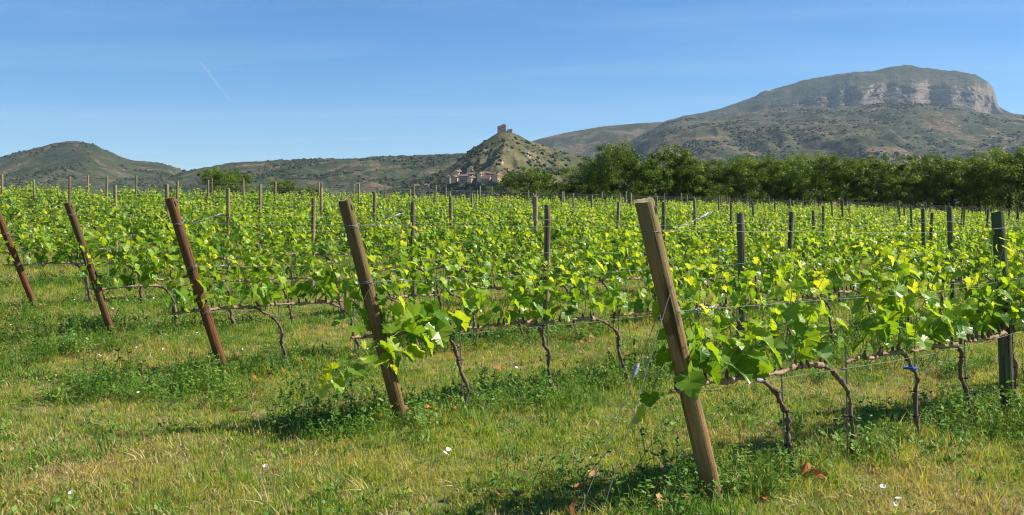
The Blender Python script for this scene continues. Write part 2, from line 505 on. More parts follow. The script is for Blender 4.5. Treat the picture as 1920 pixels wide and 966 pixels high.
def build_mesa():
    ridge = [(900, 300), (1000, 290), (1100, 272), (1200, 246), (1290, 217), (1350, 205), (1420, 180), (1500, 155), (1570, 140), (1640, 138), (1670, 132), (1700, 128),
             (1760, 131), (1830, 143), (1852, 155), (1864, 172), (1870, 196), (1874, 207), (1890, 213), (1920, 219), (2000, 235), (2200, 270), (2500, 300)]
    rim = [(900, 310), (1100, 290), (1290, 232), (1400, 206), (1440, 193), (1490, 181), (1550, 168), (1600, 155), (1640, 149), (1700, 148), (1770, 150), (1820, 152), (1850, 160), (1863, 174), (1870, 198), (1880, 212), (2500, 305)]
    base = [(900, 312), (1100, 292), (1290, 236), (1400, 210), (1450, 203), (1500, 200), (1560, 200), (1650, 194), (1700, 194), (1780, 196), (1820, 203), (1850, 212), (1872, 212), (1900, 222), (2500, 310)]
    c = np.concatenate([np.linspace(900, 1380, 120, endpoint=False), np.linspace(1380, 1920, 460, endpoint=False), np.linspace(1920, 2500, 80)])
    D, Dc, Df = 5600.0, 5000.0, 3000.0
    t = (c - 960) / F
    # plan form of the cliff line: buttresses and recesses
    but = 340 * fbm(c / 85.0, c * 0 + 3.3, 21, 3, 0.5)
    but = but * np.clip((c - 1300) / 150, 0, 1) * np.clip((1920 - c) / 60, 0, 1)
    flat_ = np.convolve(np.pad(but, 30, 'edge'), np.hanning(61) / np.hanning(61).sum(), 'valid')
    Dcl = Dc + but
    inside = np.clip((c - 1380) / 80, 0, 1) * np.clip((1880 - c) / 30, 0, 1)
    zrim = EYE + (400 - np.interp(c, *np.array(rim).T) + 7 * inside * fbm(c / 28.0, c * 0 + 9.1, 23, 4)) / F * Dcl
    zbase = EYE + (400 - np.interp(c, *np.array(base).T)) / F * Dcl
    zrid = EYE + (400 - np.interp(c, *np.array(ridge).T)) / F * D
    rows_Y, rows_Z = [], []
    for s in np.linspace(0, 1, 46):                      # talus
        Y = Df + (Dcl - Df) * s
        rows_Y.append(Y)
        rows_Z.append(FOOT + (zbase - FOOT) * s ** 1.35 + 45 * 4 * s * (1 - s) * fbm(t * Y / 420, Y / 420, 31, 5))
    for s in np.linspace(0, 1, 44)[1:]:                  # cliff
        stp = 0.5 * s + 0.5 * (math.floor(s * 4) + min(1.0, ((s * 4) % 1) * 3.2) * 0.0 + max(0.0, ((s * 4) % 1) - 0.72) / 0.28) / 4
        Y = Dcl + 120 * stp + 60 * fbm(t * Dcl / 75, c * 0 + s * 3.0, 41, 5, 0.55) * math.sin(math.pi * min(1, s * 1.02))
        rows_Y.append(Y)
        rows_Z.append(zbase + (zrim - zbase) * s)
    for s in np.linspace(0, 1, 30)[1:]:                  # wooded cap
        e_ = (1 - s) ** 6
        Y = Dc + flat_ + (but - flat_) * e_ + 120 + (D - Dc - flat_ - 120) * s
        rows_Y.append(Y)
        rows_Z.append(zrim + (zrid - zrim) * (1 - (1 - s) ** 1.7) + 26 * math.sin(math.pi * s) * fbm(t * Y / 150, Y / 150, 51, 5) + 4 * fbm(t * Y / 22, Y / 22, 57, 3))
    for s in np.linspace(0, 1, 14)[1:]:                  # back
        rows_Y.append(D + 1800 * s + 0 * c)
        rows_Z.append(zrid + (FOOT - zrid) * s ** 1.4)
    Yg = np.stack(rows_Y, 1); Z = np.stack(rows_Z, 1)
    me = grid_mesh('mountain', t[:, None] * Yg, Yg, Z, [M['mesa']])
    tag(link('mountain', me), kind='structure')
build_mesa()

build_hill('hill_ridge_far', [(820, 330), (900, 300), (960, 282), (1005, 262), (1060, 249), (1130, 237), (1200, 231), (1260, 228), (1330, 226), (1400, 232), (1500, 250), (1650, 300)],
           4100, 2500, 5200, 260, 70, M['slope'], 60, 520, 1.2, 5, gully=0.5)
slope_g = build_hill('hill_slope', [(1040, 330), (1100, 305), (1150, 283), (1180, 266), (1210, 248), (1250, 229), (1290, 223), (1340, 220), (1400, 211), (1450, 206), (1500, 202), (1560, 203), (1620, 197), (1660, 193),
           (1720, 194), (1780, 199), (1830, 210), (1880, 216), (1920, 221), (2000, 232), (2150, 262), (2350, 310)], 3600, 1500, 4600, 420, 130, M['slope'], 60, 420, 1.1, 11, jag=4, gully=0.7)
left_g = build_hill('hill_west', [(-700, 370), (-420, 345), (-250, 330), (-120, 316), (0, 295), (60, 279), (110, 267), (140, 265), (168, 268), (200, 282), (250, 302), (290, 304), (320, 311), (345, 321), (380, 330), (460, 350), (560, 372)],
           2600, 1300, 3400, 320, 100, M['ridge'], 34, 300, 1.1, 23, jag=3, gully=0.6)
ridge_g = build_hill('hill_low', [(230, 372), (300, 340), (345, 322), (385, 313), (450, 304), (520, 300), (600, 298), (680, 296), (760, 293), (840, 289), (900, 286), (960, 290), (1040, 300), (1150, 330), (1300, 370)],
           2200, 1000, 3000, 360, 110, M['ridge'], 26, 240, 1.05, 37, jag=4, gully=0.6)

# castle hill: a pointed hill with rounded flanks
CH_D, CH_F = 1350.0, 780.0
CH_PTS = [(420, 396), (560, 384), (680, 368), (760, 350), (810, 330), (850, 309), (880, 285), (905, 266), (922, 254), (933, 246), (957, 246), (966, 252), (990, 262), (1030, 278), (1070, 291), (1110, 303), (1160, 318), (1230, 340), (1330, 366), (1480, 390)]
castle_g = build_hill('hill_castle', CH_PTS, CH_D, CH_F, 1800, 420, 150, M['castle_hill'], 19, 95, 0.98, 61, jag=3.0, gully=0.8)

def on_grid(g, px, py):
    """first point along the ray through a pixel that meets a hill's sheet, as metres"""
    k = int(np.clip(np.searchsorted(g['c'], px), 1, len(g['c']) - 1))
    w = (px - g['c'][k - 1]) / (g['c'][k] - g['c'][k - 1])
    zz = g['Z'][k - 1] * (1 - w) + g['Z'][k] * w
    ray = EYE + (400 - py) / F * g['Y']
    hit = np.nonzero(zz >= ray)[0]
    if len(hit) == 0: return None
    j = hit[0]
    Y = g['Y'][j]
    if j > 0:
        d0, d1 = zz[j - 1] - ray[j - 1], zz[j] - ray[j]
        Y = g['Y'][j - 1] + (g['Y'][j] - g['Y'][j - 1]) * (-d0 / (d1 - d0 + 1e-9))
    return (px - 960) / F * Y, Y, EYE + (400 - py) / F * Y

def z_on(g, px, Y):
    k = int(np.clip(np.searchsorted(g['c'], px), 1, len(g['c']) - 1))
    w = (px - g['c'][k - 1]) / (g['c'][k] - g['c'][k - 1])
    zz = g['Z'][k - 1] * (1 - w) + g['Z'][k] * w
    return float(np.interp(Y, g['Y'], zz))

# earth bank behind the trees
def build_bank():
    n, m = 120, 12
    a = np.linspace(-5, 90, n); s = np.linspace(0, 1, m)
    A, S = np.meshgrid(a, s, indexing='ij')
    X = A; Y = 124 + 0.06 * A + 9 * S
    Z = ground_z(X, Y) - 0.3 + 2.6 * np.sin(np.pi * S) ** 0.8 * (0.8 + 0.4 * fbm(X / 8, Y / 8, 4, 4))
    tag(link('earth_bank', grid_mesh('earth_bank', X, Y, Z, [M['bank']])), kind='structure')
build_bank()

# haze: the air itself
def build_haze():
    b = MB(); b.box((-9600, -9600, -40), (9600, 9600, 900))
    m = NT('haze_air')
    v = m.n('ShaderNodeVolumePrincipled')
    v.inputs['Color'].default_value = (0.62, 0.80, 1.0, 1)
    v.inputs['Density'].default_value = HAZE
    v.inputs['Anisotropy'].default_value = 0.15
    m.l(v.outputs[0], m.out.inputs['Volume'])
    tag(link('haze', b.mesh('haze', [m.mat])), kind='stuff')
HAZE = 4.4e-5
build_haze()

# ------------------------------------------------------------------ instancing of uncountable stuff
def scatter(name, sources, P, rot, scale, idx, label):
    """one object: every point carries one of the source meshes"""
    me = bpy.data.meshes.new(name)
    n = len(P)
    me.vertices.add(n); me.vertices.foreach_set('co', np.asarray(P, np.float32).ravel())
    a = me.attributes.new('rot', 'FLOAT_VECTOR', 'POINT'); a.data.foreach_set('vector', np.asarray(rot, np.float32).ravel())
    a = me.attributes.new('scl', 'FLOAT_VECTOR', 'POINT'); a.data.foreach_set('vector', np.asarray(scale, np.float32).ravel())
    a = me.attributes.new('pick', 'INT', 'POINT'); a.data.foreach_set('value', np.asarray(idx, np.int32))
    me.update()
    src = bpy.data.collections.new(name + '_sources')
    for k, sm in enumerate(sources):
        so = bpy.data.objects.new('%s_source_%02d' % (name, k), sm); src.objects.link(so)
    ng = bpy.data.node_groups.new(name, 'GeometryNodeTree')
    ng.interface.new_socket('Geometry', in_out='INPUT', socket_type='NodeSocketGeometry')
    ng.interface.new_socket('Geometry', in_out='OUTPUT', socket_type='NodeSocketGeometry')
    gi = ng.nodes.new('NodeGroupInput'); go = ng.nodes.new('NodeGroupOutput')
    ci = ng.nodes.new('GeometryNodeCollectionInfo')
    ci.inputs['Collection'].default_value = src
    ci.inputs['Separate Children'].default_value = True
    ci.inputs['Reset Children'].default_value = True
    ip = ng.nodes.new('GeometryNodeInstanceOnPoints')
    ip.inputs['Pick Instance'].default_value = True
    def attr(nm, typ):
        nd = ng.nodes.new('GeometryNodeInputNamedAttribute'); nd.data_type = typ; nd.inputs['Name'].default_value = nm
        return nd.outputs['Attribute']
    e2r = ng.nodes.new('FunctionNodeEulerToRotation')
    ng.links.new(attr('rot', 'FLOAT_VECTOR'), e2r.inputs[0])
    ng.links.new(gi.outputs[0], ip.inputs['Points'])
    ng.links.new(ci.outputs[0], ip.inputs['Instance'])
    ng.links.new(attr('pick', 'INT'), ip.inputs['Instance Index'])
    ng.links.new(e2r.outputs[0], ip.inputs['Rotation'])
    ng.links.new(attr('scl', 'FLOAT_VECTOR'), ip.inputs['Scale'])
    ng.links.new(ip.outputs[0], go.inputs[0])
    o = link(name, me)
    md = o.modifiers.new('scatter', 'NODES'); md.node_group = ng
    tag(o, label, kind='stuff')
    return o

def blob(seed, lob=0.45, sub=2):
    """a shrub: lumpy crown of small facets"""
    import bmesh
    bm = bmesh.new(); bmesh.ops.create_icosphere(bm, subdivisions=sub, radius=1.0)
    r = np.random.default_rng(seed)
    for v in bm.verts:
        d = v.co.normalized()
        k = 1 + lob * float(fbm(np.array(d.x * 2 + seed), np.array(d.y * 2 + d.z * 2.7), seed, 3)) + 0.12 * (r.random() - 0.5)
        v.co = d * k; v.co.z *= 0.8
        v.co.z += 0.45
    me = bpy.data.meshes.new('shrub'); bm.to_mesh(me); bm.free()
    me.materials.append(M['scrub_leaf'])
    return me
shrub_meshes = [blob(k) for k in range(6)]

def scrub_on(name, g, n, size, dens, label, seed):
    r = np.random.default_rng(seed)
    nx = len(g['c']); ns = int((g['Y'] <= g['Y'][-1] * 2).sum())
    P = []
    jmax = int(np.argmax(g['Z'].max(0)))
    tries = 0
    while len(P) < n and tries < n * 40:
        tries += 1
        i = r.integers(1, nx - 1); j = r.integers(2, min(jmax + 3, ns - 2))
        fi, fj = r.random(), r.random()
        x = g['X'][i, j] * (1 - fi) + g['X'][i + 1, j] * fi if i + 1 < nx else g['X'][i, j]
        y = g['Y'][j] * (1 - fj) + g['Y'][j + 1] * fj
        px = 960 + x / y * F
        x = (px - 960) / F * y
        z = z_on(g, px, y)
        py = 400 - (z - EYE) / y * F
        if px < -120 or px > 2040: continue
        if r.random() > dens(px, py, x, y): continue
        P.append((x, y, z - 0.4))
    P = np.array(P); k = len(P)
    s = size[0] + (size[1] - size[0]) * r.random(k) ** 3.0
    sc = np.stack([s * (0.9 + 0.5 * r.random(k)), s * (0.9 + 0.5 * r.random(k)), s * (0.75 + 0.5 * r.random(k))], 1)
    rot = np.zeros((k, 3)); rot[:, 2] = r.random(k) * 6.28
    scatter(name, shrub_meshes, P, rot, sc, r.integers(0, len(shrub_meshes), k), label)

VILLAGE = lambda px, py: 832 < px < 958 and 302 < py < 347
def d_castle(px, py, x, y):
    if VILLAGE(px, py): return 0.04
    left = np.clip((925 - px) / 40, 0, 1) * np.clip((py - 250) / 40, 0, 1)
    low = np.clip((py - 300) / 45, 0, 1)
    nz = vnoise(np.array(x / 26.0), np.array(y / 40.0), 77)
    if py > 372: return 0.02
    base = 0.13 + 0.85 * left + 0.40 * low - 0.10 * float(py < 262)
    n2 = vnoise(np.array(x / 9.0), np.array(y / 14.0), 79)
    return float(base * (0.15 + 2.6 * nz * nz) * (0.3 + 1.4 * n2 * n2))
def d_ridge(px, py, x, y):
    nz = fbm(np.array(x / 90.0), np.array(y / 120.0), 78, 4)
    return float(np.clip(0.18 + 2.4 * nz, 0.01, 1))
scrub_on('scrub_castle_hill', castle_g, 7500, (0.4, 2.6), d_castle, 'dark evergreen scrub dotted over the pointed castle hill', 5)
scrub_on('scrub_low_hill', ridge_g, 6500, (1.0, 3.4), d_ridge, 'dark scrub covering the low ridge behind the vineyard', 6)
scrub_on('scrub_west_hill', left_g, 4500, (1.1, 3.6), d_ridge, 'dark scrub on the rounded hill at the end of the valley', 7)
scrub_on('scrub_slope', slope_g, 11000, (1.3, 4.6), d_ridge, 'dark scrub on the long slope below the cliffs', 8)

# ------------------------------------------------------------------ castle and village
def build_castle():
    px = 941
    top = z_on(castle_g, px, CH_D)
    k = CH_D / F
    X = (px - 960) / F * CH_D
    root = empty('castle_ruin', (X, CH_D - 3, top - 1.2), 0.12)
    tag(root, 'ruined reddish stone castle tower on the summit of the pointed hill', 'castle')
    b = MB()
    # hollow tower: five wall slabs with broken, stepped tops, slit open at one corner
    def slab(x0, x1, y0, y1, tops, n):
        xs = np.linspace(x0, x1, n + 1) if x1 - x0 > y1 - y0 else None
        if xs is not None:
            for j in range(n): b.box((xs[j], y0, -4), (xs[j + 1] - 0.0, y1, tops[j]))
        else:
            ys = np.linspace(y0, y1, n + 1)
            for j in range(n): b.box((x0, ys[j], -4), (x1, ys[j + 1], tops[j]))
    slab(-5.4, 3.2, -5.0, -3.6, [8.0, 7.6, 8.3, 9.6, 10.4, 10.8], 6)
    slab(-5.4, 4.6, 3.6, 5.0, [8.2, 8.8, 9.4, 10.0, 10.2, 9.6], 6)
    slab(-5.4, -4.0, -3.6, 3.6, [7.8, 7.2, 8.0, 8.4], 4)
    slab(3.4, 4.8, -2.0, 3.6, [9.8, 9.4, 9.2, 9.5], 4)
    link('tower', b.mesh('tower', [M['tower']]), root)
    b = MB(); b.box((3.6, -4.9, -4), (4.9, -2.9, 9.9)); link('buttress', b.mesh('buttress', [M['tower']]), root)
    b = MB()
    for j, (x0, x1, h) in enumerate([(6.2, 8.6, 3.4), (8.6, 11.2, 4.0), (11.2, 13.6, 4.3)]):
        b.box((x0, -3.6, -5), (x1, -2.2, h))
    b.box((12.2, -2.2, -5), (13.6, 6, 4.0))
    link('curtain_wall', b.mesh('curtain_wall', [M['stone']]), root)
    b = MB(); b.box((-0.5, -5.05, 5.2), (0.4, -4.4, 7.0)); w = b.mesh('window', [M['opening']])
    link('window', w, root); link('window', w, root, (-2.6, 0, -2.2))
build_castle()

window_mesh = None
def build_house(px, py, wpx, hpx, wall, roof, rot, label, roof_k=0.17, dep=0.9, wins=3, door=True, hip=False):
    global window_mesh
    hit = on_grid(castle_g, px, py)
    if hit is None: return
    X, Y, Z = hit
    k = Y / F
    w, h = wpx * k, hpx * k
    d = w * dep
    root = empty('village_house', (X, Y + d / 2, Z), rot)
    tag(root, label, 'house', 'houses of the hill village')
    hw, hd = w / 2, d / 2
    rise = w * roof_k
    b = MB()
    b.add([(-hw, -hd, -6), (hw, -hd, -6), (hw, hd, -6), (-hw, hd, -6), (-hw, -hd, h), (hw, -hd, h), (hw, hd, h), (-hw, hd, h), (-hw, 0, h + (0 if hip else rise)), (hw, 0, h + (0 if hip else rise))],
          [(0, 1, 5, 4), (2, 3, 7, 6), (1, 2, 6, 9, 5), (3, 0, 4, 8, 7)])
    link('wall', b.mesh('wall', [wall]), root)
    b = MB()
    e, th = 0.55, 0.3
    rx = hw * 0.45 if hip else hw + e
    top = h + rise + th
    v = [(-hw - e, -hd - e, h - 0.1), (hw + e, -hd - e, h - 0.1), (hw + e, hd + e, h - 0.1), (-hw - e, hd + e, h - 0.1), (-rx, 0, top), (rx, 0, top),
         (-hw - e, -hd - e, h - 0.1 - th), (hw + e, -hd - e, h - 0.1 - th), (hw + e, hd + e, h - 0.1 - th), (-hw - e, hd + e, h - 0.1 - th), (-rx, 0, top - th), (rx, 0, top - th)]
    b.add(v, [(0, 1, 5, 4), (2, 3, 4, 5), (3, 0, 4), (1, 2, 5), (6, 10, 11, 7), (8, 11, 10, 9), (0, 6, 7, 1), (2, 8, 9, 3), (3, 9, 6, 0), (1, 7, 8, 2)] if hip else
          [(0, 1, 5, 4), (2, 3, 4, 5), (7, 6, 10, 11), (9, 8, 11, 10), (0, 6, 7, 1), (2, 8, 9, 3), (0, 4, 10, 6), (4, 3, 9, 10), (1, 7, 11, 5), (5, 11, 8, 2)])
    rf = link('roof', b.mesh('roof', [roof]), root)
    b = MB(); cx = hw * 0.5 * (1 if rot > 0 else -1)
    b.box((cx - 0.45, 0.2, h), (cx + 0.45, 1.1, h + rise + 1.3)); link('chimney', b.mesh('chimney', [wall]), rf)
    if window_mesh is None:
        b = MB(); b.box((-0.5, -0.06, 0), (0.5, 0.25, 1.5)); window_mesh = b.mesh('window', [M['opening']])
    for q in range(wins):
        wx = -hw + (q + 0.5) * w / wins
        for lv in range(max(1, int(h / 3.4))):
            if lv == 0 and q == wins // 2 and door: continue
            link('window', window_mesh, root, (wx, -hd, 1.0 + lv * 3.1))
    link('window', window_mesh, root, (hw, 0.1 * hd, 1.2), (0, 0, math.pi / 2))
    if door:
        b = MB(); b.box((-0.6, -hd - 0.06, -1), (0.6, -hd + 0.25, 2.1))
        dd = b.mesh('door', [M['roof_dark']]); link('door', dd, root, (-hw + (wins // 2 + 0.5) * w / wins, 0, 0))

H = build_house
H(841, 344, 8, 13, M['stone'], M['roof_dark'], -0.35, 'narrow grey stone house, outermost at the foot of the village beside the trees', wins=2)
H(853, 346, 13, 14, M['ochre'], M['roof'], 0.95, 'tall ochre house with a sunlit gable, second from the village edge', wins=2)
H(868, 342, 17, 12, M['stone'], M['roof_dark'], 0.10, 'long grey stone house between the tall ochre house and the pale facade', wins=4)
H(859, 328, 17, 6, M['cream'], M['roof'], 0.8, 'low cream house with a broad brown roof, above the tall ochre house', wins=4, door=False)
H(884, 342, 13, 9, M['cream'], M['roof'], 0.75, 'pale cream house with windows in the middle of the village front', wins=3)
H(883, 332, 14, 6, M['stone'], M['roof_dark'], -0.10, 'grey house stacked just above the pale cream house', wins=3, door=False)
H(886, 321, 15, 6, M['cream'], M['roof'], 0.85, 'cream house with a dark tiled roof, highest of the village', wins=3, door=False)
H(901, 339, 10, 13, M['cream'], M['roof'], 0.95, 'bright yellow house with a tall sunlit front in the village centre', wins=2)
H(911, 330, 11, 6, M['stone'], M['roof'], -0.05, 'small brown stone house behind the bright yellow house', wins=2, door=False)
H(912, 343, 17, 8, M['stone'], M['roof_dark'], -0.30, 'wide grey house under a dark roof, beside the bright yellow house', wins=3, roof_k=0.35)
H(922, 330, 10, 4, M['pink'], M['roof_dark'], 0.12, 'low flat pink outbuilding above the wide grey house', wins=2, door=False)
H(933, 343, 15, 14, M['ochre'], M['roof'], 0.85, 'square ochre house with a red roof nearest the dark green trees', wins=3, hip=True)
H(949, 320, 10, 4, M['pink'], M['roof'], -0.12, 'small reddish hut standing apart uphill behind the dark trees', wins=2, door=False)
H(782, 352, 9, 4, M['pink'], M['roof'], 0.2, 'small red-roofed barn standing apart on the low slope outside the village', wins=2)
H(800, 351, 8, 4, M['pink'], M['roof_dark'], -0.2, 'smaller barn between the red-roofed barn and the village', wins=2)

# ------------------------------------------------------------------ trees
def leaf_cards(r, centers, rad, per, size, flat=0.8):
    """small folded leaf sprays round each clump centre: two triangles each, free orientation"""
    n = len(centers) * per
    c = np.repeat(np.asarray(centers), per, 0)
    d = r.normal(size=(n, 3)); d /= np.linalg.norm(d, axis=1)[:, None]
    rr = np.repeat(np.asarray(rad), per) * r.random(n) ** 0.45
    p = c + d * rr[:, None] * np.array([1, 1, flat])
    out = d + r.normal(size=(n, 3)) * 0.7 + np.array([0, 0, 0.35])
    nrm = out / np.linalg.norm(out, axis=1)[:, None]
    tmp = r.normal(size=(n, 3))
    a = np.cross(nrm, tmp); a /= np.linalg.norm(a, axis=1)[:, None] + 1e-9
    b = np.cross(nrm, a)
    s = size * (0.6 + 0.8 * r.random(n))[:, None]
    v = np.stack([p - a * s, p + b * s * 0.55 + nrm * s * 0.15, p + a * s, p - b * s * 0.55 + nrm * s * 0.15], 1)
    return v.reshape(-1, 3), n

def crown_mesh(name, centers, rad, per, size, mat, seed):
    r = np.random.default_rng(seed)
    v, n = leaf_cards(r, centers, rad, per, size)
    me = bpy.data.meshes.new(name)
    me.vertices.add(len(v)); me.vertices.foreach_set('co', v.astype(np.float32).ravel())
    q = np.arange(len(v), dtype=np.int32)
    me.loops.add(len(q)); me.loops.foreach_set('vertex_index', q)
    me.polygons.add(n); me.polygons.foreach_set('loop_start', (np.arange(n) * 4).astype(np.int32))
    base = np.repeat(np.clip(r.normal(0.50, 0.26, len(centers)), 0, 1), per)
    t = np.repeat(np.clip(base + r.normal(0, 0.16, n), 0, 1), 4).astype(np.float32)
    at_ = me.attributes.new('tint', 'FLOAT', 'POINT'); at_.data.foreach_set('value', t)
    me.materials.append(mat)
    me.update(calc_edges=True); me.validate()
    return me

def tree_proto(seed, height, width, clumps, mat, low=0.1):
    """unit: metres at full size; crown reaches nearly to the ground on the sunny side"""
    r = np.random.default_rng(seed)
    b = MB()
    tp = [(0, 0, -0.3)]
    for k in range(1, 7):
        tp.append((tp[-1][0] + r.normal(0, 0.10), tp[-1][1] + r.normal(0, 0.10), height * 0.72 * k / 6))
    b.tube(tp, np.linspace(0.20, 0.05, 7) * height / 7, 8, rough=0.2, r=r)
    cs, rad = [], []
    lobes = [(0, 0, height * 0.70, width * 0.36)]
    for k in range(9):
        a = k / 9 * 6.28 + r.random()
        z0 = height * (low + 0.62 * r.random())
        ww = width * 0.5 * (1 - 0.45 * (z0 / height)) * (0.7 + 0.4 * r.random())
        lobes.append((math.cos(a) * ww * 0.62, math.sin(a) * ww * 0.62, z0 + height * 0.1, width * (0.20 + 0.12 * r.random())))
        st = tp[int(r.integers(1, 5))]
        e = lobes[-1]
        mid = ((st[0] + e[0]) / 2 + r.normal(0, .1), (st[1] + e[1]) / 2 + r.normal(0, .1), (st[2] + e[2]) / 2 - 0.1)
        b.tube([st, mid, e[:3]], np.array([0.075, 0.05, 0.02]) * height / 7, 6, rough=0.2, r=r)
    for k in range(4):
        lobes.append((r.normal(0, width * 0.13), r.normal(0, width * 0.13), height * (0.78 + 0.13 * r.random()), width * (0.12 + 0.09 * r.random())))
    tot = sum(l[3] ** 2 for l in lobes)
    for l in lobes:
        for q in range(max(3, int(clumps * l[3] ** 2 / tot))):
            d = r.normal(size=3); d /= np.linalg.norm(d)
            cs.append(np.array(l[:3]) + d * l[3] * (0.45 + 0.6 * r.random()) * np.array([1, 1, 0.85]))
            rad.append(width * (0.05 + 0.055 * r.random()))
    cs = np.array(cs); cs[:, 2] = np.clip(cs[:, 2], 0.25, height * 1.02)
    return b.mesh('trunk', [M['tree_bark']]), crown_mesh('crown', cs, rad, 120, 0.085, mat, seed + 1)

protos = []
for k in range(8):
    protos.append((7.0, tree_proto(100 + k, 7.0, 6.4 + (k % 3) * 0.8, 120, M['tree_leaf'] if k % 2 else M['tree_leaf_light'])))

def tree(px, py_top, Y, k, label, group, wide=1.0, rz=None, name='broadleaf_tree', sink=0.0):
    hgt, (tm, cm) = protos[k % len(protos)]
    X = (px - 960) / F * Y
    z = float(ground_z(X, Y))
    h = EYE + (400 - py_top) / F * Y - z
    s = h / hgt
    o = empty(name, (X, Y, z), random.random() * 6.28 if rz is None else rz)
    tag(o, label, 'tree', group)
    o.scale = (s * wide, s * wide, s)
    link('trunk', tm, o); link('crown', cm, o)
    return o

front = [(985, 315, 96, 1.35), (1030, 318, 97, 1.2), (1082, 338, 97, 1.35), (1128, 290, 98, 0.95), (1158, 272, 99, 0.95), (1215, 296, 98, 1.1), (1262, 271, 100, 1.0), (1305, 294, 100, 1.1), (1345, 302, 101, 1.1),
         (1392, 294, 102, 1.1), (1440, 296, 103, 1.1), (1490, 297, 104, 1.15), (1538, 294, 105, 1.1), (1585, 299, 105, 1.15), (1632, 290, 106, 1.1), (1685, 292, 106, 1.15), (1735, 290, 107, 1.15),
         (1788, 293, 107, 1.15), (1838, 291, 108, 1.15), (1890, 284, 104, 1.15), (1945, 282, 103, 1.2), (2000, 284, 102, 1.2), (2060, 288, 102, 1.2)]
LOOK = ['broad low', 'rounded', 'low spreading', 'dense dark', 'tall', 'full round', 'tallest bushy', 'uneven']
for j, (px, py, Y, wd) in enumerate(front):
    if j < 3: lb = '%s dark tree, %s in the low clump beside the hill village' % (LOOK[j], ordinal(j + 1))
    elif j == 4: lb = 'tall dark tree with a pointed crown where the tree line rises'
    elif j == 6: lb = 'tallest bushy tree with two lobes, second peak of the tree line'
    elif j >= len(front) - 4: lb = 'dark shaded tree at the near end of the tree line, %s from that end' % ordinal(len(front) - j)
    else: lb = 'green leafy tree in the line behind the vineyard, %s from the village side' % ordinal(j + 1)
    tree(px + random.uniform(-5, 5), py + random.uniform(-3, 3), Y, j * 3 + 1, lb, 'trees lining the far edge of the vineyard', wd)
back = [1105, 1185, 1235, 1285, 1325, 1370, 1415, 1465, 1515, 1560, 1610, 1660, 1710, 1762, 1812, 1862, 1915, 1972]
for j, px in enumerate(back):
    tree(px, 304 + random.uniform(-6, 10), 116 + (px - 1100) / 100, j * 5 + 2, 'paler tree half hidden behind the tree line, %s from the village side' % ordinal(j + 1), 'trees standing behind the tree line', 1.2)
# a few bushes in the gaps
for j, px in enumerate([975, 1052, 1106, 1190, 1330, 1475, 1610, 1770, 1870, 1960]):
    tree(px, 352 + random.uniform(-8, 8), 103 + (px - 960) / 110, j * 3 + 4,
         'low dark bush in the shade of the tree line, %s from the village side' % ordinal(j + 1), 'bushes under the tree line', 1.3, name='understory_bush')
tree(408, 316, 78, 0, 'lone green tree standing behind the rows below the low ridge', None, 1.15)
tree(440, 318, 80, 3, 'smaller tree leaning against the lone green tree behind the rows', None, 1.0)
tree(492, 345, 84, 6, 'low bush behind the rows next to the lone tree', 'bushes behind the rows', 1.3, name='field_bush')
tree(535, 338, 86, 0, 'broad low bush behind the rows, further from the lone tree', 'bushes behind the rows', 1.4, name='field_bush')
tree(585, 346, 88, 3, 'last low bush of the hedge running from the lone tree', 'bushes behind the rows', 1.4, name='field_bush')

# ------------------------------------------------------------------ grapevines
def leaf_shape(r):
    half = [(0.05, -0.03), (0.17, -0.14), (0.27, -0.16), (0.31, -0.11), (0.41, -0.10), (0.42, -0.03), (0.52, 0.02), (0.50, 0.10), (0.56, 0.19), (0.44, 0.25), (0.58, 0.36), (0.54, 0.42), (0.55, 0.52), (0.46, 0.54), (0.43, 0.61),
            (0.29, 0.59), (0.33, 0.70), (0.26, 0.75), (0.22, 0.83), (0.13, 0.86), (0.11, 0.93), (0.0, 1.0)]
    rt = [(x * (1 + r.normal(0, .05)), y + r.normal(0, .015)) for x, y in half[:-1]]
    lt = [(-x * (1 + r.normal(0, .05)), y + r.normal(0, .015)) for x, y in half[:-1]][::-1]
    out = [(0, 0.03)] + rt + [half[-1]] + lt
    fold, curl, twist = r.uniform(-0.05, 0.55), r.uniform(-0.15, 0.75), r.normal(0, 0.28)
    wav, ph = r.uniform(0.02, 0.06), r.uniform(0, 6.28)
    def lift(x, y):
        z = fold * abs(x) - curl * max(0, y - 0.25) ** 2 + twist * x * y + wav * math.sin(9 * y + 7 * x + ph)
        return (x, y, z)
    mid = [(0, 0.30), (0, 0.62)]
    v = [lift(*q) for q in out] + [lift(*q) for q in mid]
    n = len(out); c0, c1 = n, n + 1
    f = []
    ht = n // 2                                   # index of the tip
    for k in range(n):
        k2 = (k + 1) % n
        cen = c1 if (ht - 7 <= k < ht + 7) else c0
        f.append((k, k2, cen))
    f += [(ht - 7, c1, c0), (ht + 7, c0, c1)]
    return np.array(v), f

_r = np.random.default_rng(11)
LEAVES = [leaf_shape(_r) for _ in range(10)]
TINTS = [0.05, 0.2, 0.35, 0.5, 0.65, 0.8, 0.97]
_leaf_mesh = {}
def leaf_mesh(shape, tint):
    key = (shape, tint)
    if key not in _leaf_mesh:
        b = MB(); v, f = LEAVES[shape]; b.add(v, f, 0, TINTS[tint])
        _leaf_mesh[key] = b.mesh('leaf', [M['vine_leaf']], tint=True)
    return _leaf_mesh[key]

def basis(nrm, tip):
    nrm = nrm / np.linalg.norm(nrm)
    tip = tip - nrm * np.dot(tip, nrm); tip /= np.linalg.norm(tip) + 1e-9
    x = np.cross(tip, nrm)
    return np.stack([x, tip, nrm], 1)

